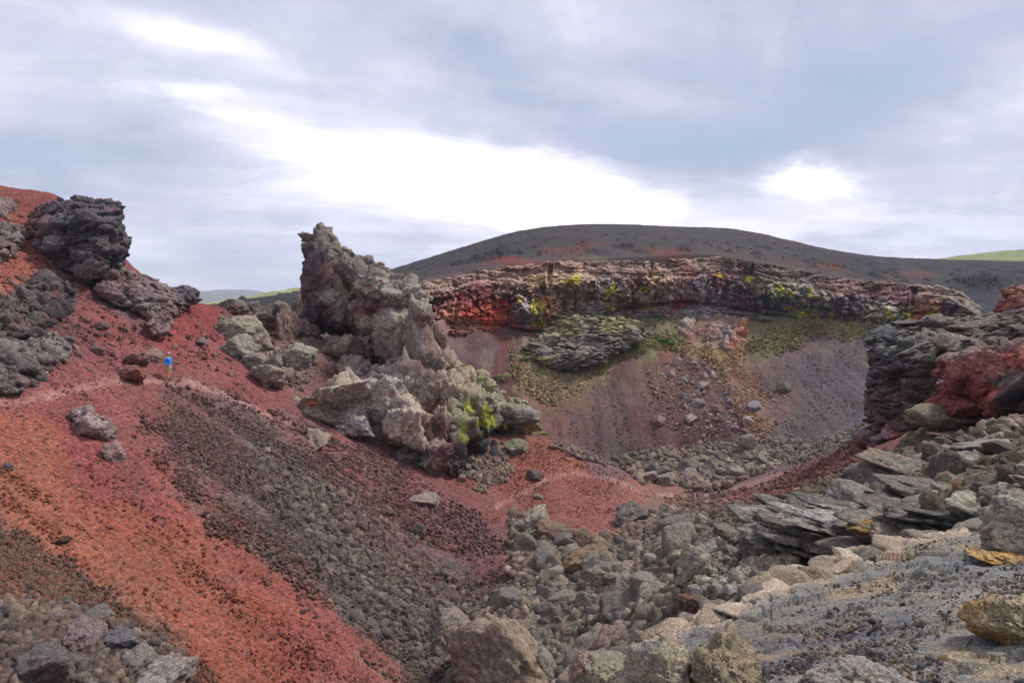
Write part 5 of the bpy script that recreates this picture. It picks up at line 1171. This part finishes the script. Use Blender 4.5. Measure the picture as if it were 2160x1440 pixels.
scree([(-20, 380), (420, 640), (640, 700), (640, 900), (1000, 1030), (1100, 1180), (820, 1440), (-20, 1440)], 36000, .02, .075, 65, [(150, 90, 86), (130, 80, 78), (170, 110, 94), (130, 106, 104)], .3, 2.5, 10, maxD=56, kf=1.2, clump=.05)
scree([(0, 900), (260, 1000), (520, 1200), (760, 1400), (420, 1440), (200, 1250), (0, 1120)], 9000, .03, .10, 165, [(176, 104, 80), (140, 84, 66), (120, 90, 80)], .4, 3, 20, kf=1.15, clump=.1)
scree([(0, 420), (250, 600), (420, 640), (600, 800), (340, 780), (0, 800)], 900, .06, .26, 66, [(122, 100, 98), (106, 84, 84), (134, 116, 112)], .7, 3, 10, maxD=55)
scree([(640, 900), (800, 960), (1000, 1080), (1090, 1200), (960, 1160), (800, 1040)], 4000, .05, .2, 67, [(108, 84, 84), (96, 80, 80), (120, 108, 104)], .6, 2.5, 20)
flush_scree('red_gravel', 'fine red and brown cinders over the left slope')
scree([(-20, 1120), (80, 1160), (220, 1260), (330, 1340), (430, 1440), (-20, 1440)], 18000, .02, .10, 68, [(112, 98, 92), (106, 96, 92), (140, 90, 72), (96, 88, 86), (120, 110, 102)], .7, 2.5, 30)
scree([(0, 1280), (200, 1300), (340, 1370), (400, 1440), (0, 1440)], 7000, .05, .30, 69, [(112, 108, 106), (96, 92, 92), (120, 112, 104), (100, 88, 84)], .85, 2.5, 15)
flush_scree('clinker_gravel', 'mixed clinker gravel at the lower left')
scree([(1000, 930), (1180, 930), (1400, 1045), (1300, 1130), (1100, 1080), (960, 1040)], 4000, .02, .08, 70, [(150, 90, 82), (160, 104, 92), (124, 94, 88)], .3, 2.8, 5, kf=1.15)
scree([(980, 950), (1060, 940), (1080, 1000), (1010, 1040)], 800, .08, .3, 71, GREYS, .85, 2, 10)
scree([(1400, 1050), (1600, 1020), (1830, 920), (1850, 1000), (1640, 1110), (1440, 1110)], 4500, .03, .16, 72, [(116, 104, 98), (130, 92, 88), (140, 96, 90)], .3, 3.0, 8, kf=1.1)
scree([(1640, 965), (1740, 930), (1832, 892), (1836, 918), (1760, 950), (1690, 980)], 1100, .06, .28, 73, GREYS, .7, 2, 6)
flush_scree('saddle_gravel', 'small stones over the red saddle and the slope to its right')
scree([(1290, 965), (1500, 940), (1690, 930), (1640, 990), (1500, 1035), (1350, 1020)], 4500, .12, .5, 74, GREYS, .85, 2.6, 5)
scree([(1150, 938), (1190, 932), (1270, 970), (1300, 985), (1220, 965)], 260, .1, .3, 75, GREYS, .8, 2.2, 3)
scree([(1380, 780), (1520, 760), (1620, 850), (1640, 920), (1500, 950), (1400, 880)], 2200, .06, .3, 76, [(150, 136, 126), (130, 112, 108), (120, 92, 90), (168, 148, 136)], .8, 3, 40)
scree([(1540, 770), (1600, 800), (1620, 900), (1580, 920), (1550, 850)], 4500, .06, .16, 77, [(172, 134, 112), (150, 116, 100), (140, 112, 104)], .9, 2, 22)
scree([(1150, 800), (1840, 720), (1830, 900), (1300, 960), (1180, 920)], 5000, .04, .13, 78, [(150, 132, 128), (128, 106, 104), (120, 98, 98)], .4, 3, 20)
scree([(900, 545), (1100, 490), (1300, 478), (1560, 488), (1700, 520), (1900, 560), (1900, 585), (1600, 545), (1300, 540), (1050, 552)], 500, .10, .35, 88, [(96, 92, 88), (60, 60, 64), (120, 112, 104)], .8, 3.5, 5, maxD=260, clump=.1)
flush_scree('talus_debris', 'stones scattered over the talus and the crater floor')
scree([(1440, 1180), (1560, 1110), (1700, 1040), (1850, 980), (1960, 920), (2180, 880), (2180, 1080), (1860, 1140), (1700, 1190), (1560, 1250), (1450, 1250)], 9000, .04, .30, 79, SC_, .9, 2.4, 12)
flush_scree('slab_rubble', 'broken bits of lava between the slabs on the right')
# gravel on the ledge
r_ = np.random.default_rng(80); gx_ = r_.uniform(-1, 7.5, 60000); gy_ = r_.uniform(1.6, 8, 60000); gx_ = np.concatenate([gx_, r_.uniform(-.5, 4.5, 60000)]); gy_ = np.concatenate([gy_, r_.uniform(2.2, 5.5, 60000)])
lz, lsd, lb = ledge_z(gx_, gy_); wgt = sstep(.3, .75, lsd) * np.clip(.55 + fbm(np.stack([gx_ * .7, gy_ * .7, gx_ * 0], -1), 3, 81), .02, 1)
wgt *= sstep(-.15, .3, fbm(np.stack([gx_ * 1.4, gy_ * 1.4, gx_ * 0], -1), 3, 85)); ok = (r_.random(120000) < wgt * .85); pp = np.stack([gx_, gy_, lz], -1)[ok]
scree(None, 0, .004, .021, 82, [(128, 126, 126), (140, 134, 128), (104, 104, 112), (150, 132, 108), (160, 152, 144)], 1.0, 3.4, pts=pp)
flush_scree('ledge_gravel', 'small grey gravel lying on the pale ledge')


# ------------------------------------------------------------------ distant hills
def ridge(name, line, D, drop, rgb, label, seed, rough=.4, var=.25, w=1.0):
    px = np.linspace(line[0][0], line[-1][0], 260); py = interp(px, line)
    rows = [(-1.0 * w, 1.0), (-.5 * w, .45), (-.2 * w, .12), (-.06 * w, .0), (0, -.03), (.1 * w, .1), (.5 * w, .8)]
    t = np.linspace(0, len(rows) - 1, 60); off = np.interp(t, range(len(rows)), [r[0] for r in rows]); dr = np.interp(t, range(len(rows)), [r[1] for r in rows])
    top = P(px, py, D); V = np.repeat(top[:, None], 60, 1); V[..., 1] += off[None] * D * .35; V[..., 0] += (top[:, :1] / D) * off[None] * D * .35; V[..., 2] -= dr[None] * drop
    V = V.reshape(-1, 3); k = 30 / D; V[:, 2] += fbm(V * k * np.array([1, 1, 0]), 5, seed, .6) * rough * D / 100
    c = np.array(lin(rgb)) * (1 + var * fbm(V * k * 3 * np.array([1, 1, 0]), 5, seed + 5, .65))[:, None]
    o = mesh_obj(name, V, grid_faces(260, 60)[:, ::-1], M_soft, np.clip(c, .01, .9)); tag(o, label, kind='structure')


M_soft, N_ = new_mat('distant_turf'); at_ = N_.new('ShaderNodeAttribute'); at_.attribute_name = 'Col'
tq = N_.new('ShaderNodeTexCoord').outputs['Object']
fin(N_, N_.mix(1.0, at_.outputs['Color'], N_.ramp(N_.noise(tq, .15, 6, .7), [(.3, .7), (.7, 1.3)]), 'MULTIPLY'), .95)
ridge('grassy_hill', [(200, 690), (380, 655), (430, 643), (480, 636), (540, 625), (600, 615), (650, 606), (760, 585), (900, 575)], 330, 30, (138, 142, 100), 'pale green grassy slope seen through the gap in the ridge', 3)
ridge('distant_hills', [(-200, 625), (380, 618), (430, 616), (470, 613), (520, 613), (560, 618), (620, 624), (700, 628), (900, 632)], 3200, 160, (104, 106, 98), 'blue-grey hills on the far horizon', 5, .25, .12)
ridge('grassy_hill', [(1700, 585), (1900, 560), (1985, 549), (2050, 540), (2110, 534), (2160, 530), (2300, 522), (2500, 520)], 420, 40, (112, 120, 76), 'green hillside behind the dark hill at the right edge', 7, .3)


# ------------------------------------------------------------------ plants
def leaf_mat(name, a, b):
    m, N = new_mat(name); oi = N.new('ShaderNodeObjectInfo'); tcn = N.new('ShaderNodeTexCoord').outputs['Object']
    fin(N, N.mix(N.noise(tcn, 2.0, 2, .5), hue(a), hue(b)), .8, spec=.2); return m


M_grass = leaf_mat('tuft_leaf', (120, 140, 70), (168, 176, 104)); M_pale = leaf_mat('pale_tuft_leaf', (150, 164, 112), (186, 190, 140)); M_dark = leaf_mat('dark_tuft_leaf', (72, 112, 66), (110, 138, 84))


def tuft_mesh(seed, mat, blades=170, h=1.0, spread=.75):
    r = np.random.default_rng(seed); V = []; Fc = []
    for i in range(blades):
        a = r.uniform(0, 6.28); rr = spread * math.sqrt(r.random()) * .7; b = np.array([math.cos(a) * rr, math.sin(a) * rr, 0]); L = h * r.uniform(.45, 1) * (1 - .35 * rr)
        out = np.array([math.cos(a + r.normal() * .5), math.sin(a + r.normal() * .5), 0]) * L * r.uniform(.15, .7); w = np.array([-out[1], out[0], 0]); w = w / (np.linalg.norm(w) + 1e-6) * .05
        k = len(V); V += [b - w, b + w, b + out * .4 + w * .9 + [0, 0, L * .6], b + out * .4 - w * .9 + [0, 0, L * .6], b + out + [0, 0, L * .9], b + out + [0.005, 0, L * .9]]
        Fc += [[k, k + 1, k + 2, k + 3], [k + 3, k + 2, k + 5, k + 4]]
    me = mesh_obj('tuft_shape', np.array(V), np.array(Fc), mat, None, link=False).data; return me


TM = [tuft_mesh(1, M_grass), tuft_mesh(2, M_pale), tuft_mesh(3, M_dark), tuft_mesh(4, M_grass), tuft_mesh(5, M_dark)]


def tuft(px, py, wpx, kind, label, D=None, group=None):
    p = snap(px, py)[0] if D is None else P(px, py, D); Dd = proj(p)[2]; o = bpy.data.objects.new('grass_tuft', TM[kind]); C.objects.link(o)
    s = wpx * .62 * Dd / F; o.location = p; o.scale = (s, s, s * .7); o.rotation_euler = (0, 0, px); tag(o, label, 'grass tuft', group)


tuft(1018, 803, 30, 1, 'pale tuft on the right shoulder of the spire, upper one', float(spireD(1018, 805)) - .3); tuft(1042, 818, 24, 1, 'pale tuft on the right shoulder of the spire, lower one', float(spireD(1042, 820)) - .3)
tuft(978, 772, 18, 1, 'smallest pale tuft high on the right shoulder of the spire', float(spireD(975, 772)) - .3); tuft(1148, 917, 20, 0, 'green tuft at the very tip of the right foot of the spire', float(spireD(1140, 905)) - .8)
tuft(1192, 820, 18, 2, 'dark green tuft alone on the sandy part of the far talus'); tuft(1105, 762, 26, 2, 'green tuft by the boulders on the left part of the far talus'); tuft(1062, 800, 40, 1, 'pale bushy patch between the red streaks of the far talus')
tuft(1400, 722, 26, 2, 'dark green tuft right of the layered outcrop'); tuft(1415, 728, 22, 2, 'second dark tuft right of the layered outcrop, beside the rust streak'); tuft(1340, 735, 26, 2, 'tuft on the green bank between layered outcrop and talus'); tuft(1395, 672, 24, 2, 'tuft under the overhang of the far cliff')
r_ = np.random.default_rng(91)
for poly, n, kinds, lab, grp in [([(1230, 760), (1290, 740), (1360, 708), (1430, 715), (1440, 735), (1370, 732), (1300, 758), (1240, 785)], 34, [0, 3, 2], 'green tuft on the mossy bank right of the layered outcrop', 'tufts on the mossy bank'),
                           ([(1590, 735), (1620, 700), (1690, 688), (1720, 696), (1650, 728), (1610, 748)], 40, [0, 2, 4], 'green tuft on the grassy top of the talus under the far cliff', 'tufts at the head of the talus'),
                           ([(1100, 740), (1160, 790), (1230, 785), (1220, 815), (1150, 840), (1100, 800)], 26, [1, 1, 0], 'pale tuft on the sandy ground below the layered outcrop', 'tufts on the sandy ground'),
                           ([(1350, 672), (1450, 655), (1470, 672), (1380, 690)], 12, [2, 0], 'tuft on the ledge under the overhang', 'tufts on the ledge under the overhang'),
                           ([(1740, 690), (1840, 694), (1840, 712), (1750, 704)], 12, [0, 1], 'low tuft along the head of the grey talus', 'tufts along the head of the grey talus')]:
    k = 0
    while k < n:
        qx = r_.uniform(min(a[0] for a in poly), max(a[0] for a in poly)); qy = r_.uniform(min(a[1] for a in poly), max(a[1] for a in poly))
        if not inpoly(np.array([qx]), np.array([qy]), poly)[0]: continue
        tuft(qx, qy, r_.uniform(6, 15), int(r_.choice(kinds)), lab, group=grp); k += 1


for sd_, (poly, n, c_) in enumerate([([(1230, 780), (1290, 735), (1360, 705), (1430, 710), (1440, 735), (1370, 735), (1300, 760), (1240, 795)], 1500, [(130, 124, 72), (106, 112, 74), (146, 134, 84), (96, 100, 70)]),
                      ([(1580, 740), (1610, 700), (1690, 686), (1740, 692), (1660, 735), (1610, 752)], 1500, [(120, 116, 74), (98, 108, 70), (132, 120, 84), (110, 94, 84)]),
                      ([(1080, 720), (1110, 770), (1230, 790), (1230, 830), (1150, 850), (1090, 810)], 1500, [(160, 148, 110), (132, 132, 92), (150, 128, 104), (120, 112, 98)]),
                      ([(1740, 688), (1845, 690), (1845, 715), (1750, 706)], 500, [(140, 130, 96), (120, 118, 84)]), ([(1350, 668), (1460, 655), (1470, 672), (1380, 690), (1270, 700)], 700, [(130, 126, 70), (104, 110, 76)]),
                      ([(1450, 730), (1500, 742), (1560, 740), (1540, 760), (1480, 752)], 400, [(160, 140, 84), (150, 120, 84)])]):
    scree(poly, int(n * 1.8), .06, .26, 401 + sd_, c_, .75, 2.4, 14)
flush_scree('moss_cushions', 'low moss and ground plants along the head of the far talus')

# ------------------------------------------------------------------ the person on the trail
def flat_mat(name, c, rough=.8):
    m, N = new_mat(name); tcn = N.new('ShaderNodeTexCoord').outputs['Object']; n = N.noise(tcn, 14, 4, .6)
    fin(N, N.mix(1.0, (*hue(c), 1), N.ramp(n, [(.3, .8), (.7, 1.2)]), 'MULTIPLY'), rough, n, .2, .01, .3); return m


def skin(name, joints, edges, mat, parent=None, sub=2, root=0):
    """a body grown round its skeleton: joints (x, y, z, radius or (rx, ry))"""
    me = bpy.data.meshes.new(name); me.from_pydata([j[:3] for j in joints], edges, []); o = bpy.data.objects.new(name, me); C.objects.link(o)
    md = o.modifiers.new('skin', 'SKIN'); md.use_smooth_shade = True
    for i, v in enumerate(me.skin_vertices[0].data):
        rr = joints[i][3]; v.radius = rr if isinstance(rr, tuple) else (rr, rr); v.use_root = (i == root)
    ms = o.modifiers.new('sub', 'SUBSURF'); ms.levels = ms.render_levels = sub
    dg = bpy.context.evaluated_depsgraph_get(); nm = bpy.data.meshes.new_from_object(o.evaluated_get(dg)); o.modifiers.clear(); o.data = nm
    nm.materials.clear(); nm.materials.append(mat); nm.polygons.foreach_set('use_smooth', np.ones(len(nm.polygons), bool))
    if parent: o.parent = parent
    return o


def build_person():
    # stands on the trail facing right (+x), seen from its right side; right arm bent, hand at the jacket pocket
    M_skin = flat_mat('skin', (204, 146, 110)); M_jac = flat_mat('blue_shell', (32, 132, 214), .6); M_sh = flat_mat('beige_cloth', (168, 160, 122)); M_hair = flat_mat('dark_hair', (34, 34, 44)); M_boot = flat_mat('boot_leather', (70, 68, 60)); M_cap = flat_mat('cap_cloth', (196, 196, 206)); M_sock = flat_mat('sock_wool', (132, 112, 84))
    J = [(0, 0, .93, (.13, .12)), (0, 0, 1.08, (.12, .13)), (0, 0, 1.28, (.125, .15)), (.0, 0, 1.42, (.10, .13)), (.02, 0, 1.50, .055), (.035, 0, 1.57, .055), (.045, 0, 1.64, (.088, .075)), (.04, 0, 1.71, (.085, .072)), (.03, 0, 1.765, (.05, .045))]
    E = [(i, i + 1) for i in range(8)]

    def add(p, r, par):
        J.append((*p, r)); E.append((par, len(J) - 1)); return len(J) - 1
    J.append((.135, 0, 1.63, .016)); E.append((6, len(J) - 1))                     # nose
    for s in (-1, 1):
        h = add((0, s * .09, .86), .092, 0); k = add((.02, s * .10, .50), .066, h); c = add((.0, s * .10, .34), .066, k); a = add((-.01, s * .10, .10), .044, c); f = add((.03, s * .10, .05), .040, a); add((.15, s * .105, .03), .030, f)
        sh = add((0, s * .19, 1.41), .062, 3); el = add((-.09, s * .24, 1.14), .044, sh); wr = add((.09, s * .21, 1.00), .030, el); pm = add((.15, s * .185, .985), (.035, .018), wr)
        for q, (dy, L) in enumerate(((-.027, .062), (-.009, .072), (.009, .068), (.027, .052))):
            b = add((.185, s * .185 + dy * .5, .985 + dy), .010, pm); m = add((.185 + L * .5, s * .18 + dy * .5, .975 + dy), .009, b); add((.185 + L * .8, s * .172 + dy * .5, .955 + dy), .008, m)
        t = add((.15, s * .17, 1.02), .011, pm); add((.185, s * .155, 1.03), .009, t)
    body = skin('person', J, E, M_skin)
    body['label'] = 'person in a blue jacket, beige shorts and pale cap standing on the red trail'; body['category'] = 'person'
    JK = [(0, 0, .85, (.150, .160)), (0, 0, 1.05, (.165, .175)), (0, 0, 1.28, (.165, .19)), (0, 0, 1.41, (.125, .16)), (.015, 0, 1.485, (.078, .08)), (.02, 0, 1.525, (.07, .07))]; JE = [(i, i + 1) for i in range(5)]
    for s in (-1, 1):
        i = len(JK); JK += [(0, s * .19, 1.41, .082), (-.09, s * .245, 1.14, .068), (.02, s * .225, 1.055, .060), (.085, s * .21, 1.005, .046)]; JE += [(3, i), (i, i + 1), (i + 1, i + 2), (i + 2, i + 3)]
    skin('jacket', JK, JE, M_jac, body)
    SK = [(0, 0, .92, (.135, .14)), (0, .09, .84, .112), (.015, .10, .56, .094), (0, -.09, .84, .112), (.015, -.10, .56, .094)]
    skin('shorts', SK, [(0, 1), (1, 2), (0, 3), (3, 4)], M_sh, body)
    skin('hair', [(.0, 0, 1.60, (.075, .078)), (.0, 0, 1.68, (.10, .088)), (.0, 0, 1.735, (.09, .08))], [(0, 1), (1, 2)], M_hair, body)
    cap = skin('cap', [(.02, 0, 1.725, (.108, .092)), (.02, 0, 1.765, (.095, .082)), (.02, 0, 1.80, (.05, .045))], [(0, 1), (1, 2)], M_cap, body)
    skin('cap_brim', [(.09, 0, 1.712, (.012, .06)), (.165, 0, 1.70, (.010, .05))], [(0, 1)], M_hair, cap)
    for s in (-1, 1):
        skin('sock', [(-.008, s * .10, .22, .052), (-.01, s * .10, .12, .048)], [(0, 1)], M_sock, body)
        skin('boot', [(-.02, s * .10, .15, .058), (-.02, s * .10, .06, .060), (.06, s * .10, .05, .055), (.16, s * .105, .04, .045)], [(0, 1), (1, 2), (2, 3)], M_boot, body)
        skin('eye', [(.122, s * .03, 1.655, .009), (.126, s * .03, 1.655, .008)], [(0, 1)], M_hair, body, 1)
        skin('ear', [(.03, s * .078, 1.66, .016), (.03, s * .082, 1.625, .012)], [(0, 1)], M_skin, body, 1)
    skin('mouth', [(.126, -.022, 1.595, .006), (.130, 0, 1.594, .007), (.126, .022, 1.595, .006)], [(0, 1), (1, 2)], flat_mat('lips', (160, 90, 80)), body, 1)
    p = snap(357, 798)[0]; D = proj(p)[2]; k = 58 * D / F / 1.80
    body.location = (p[0], p[1], p[2] - .09); body.scale = (k, k, k); body.rotation_euler = (0, 0, -.15)
    return k


build_person()


# ------------------------------------------------------------------ the air
def build_haze():
    x, y0, y1, z0, z1 = 18000.0, -400.0, 5600.0, -190.0, 95.0
    V = [(a, b, c) for a in (-x, x) for b in (y0, y1) for c in (z0, z1)]
    m, N = new_mat('haze'); v = N.new('ShaderNodeVolumePrincipled'); v.inputs['Color'].default_value = (.80, .86, 1.0, 1); v.inputs['Density'].default_value = 0.00016; v.inputs['Anisotropy'].default_value = .2
    o_ = N.new('ShaderNodeOutputMaterial'); N.l.new(v.outputs[0], o_.inputs['Volume'])
    o = mesh_obj('haze', np.array(V), np.array([[0, 1, 3, 2], [4, 6, 7, 5], [0, 4, 5, 1], [2, 3, 7, 6], [0, 2, 6, 4], [1, 5, 7, 3]]), m, smooth=False); tag(o, 'thin bluish haze over the far hills', kind='stuff')


build_haze()
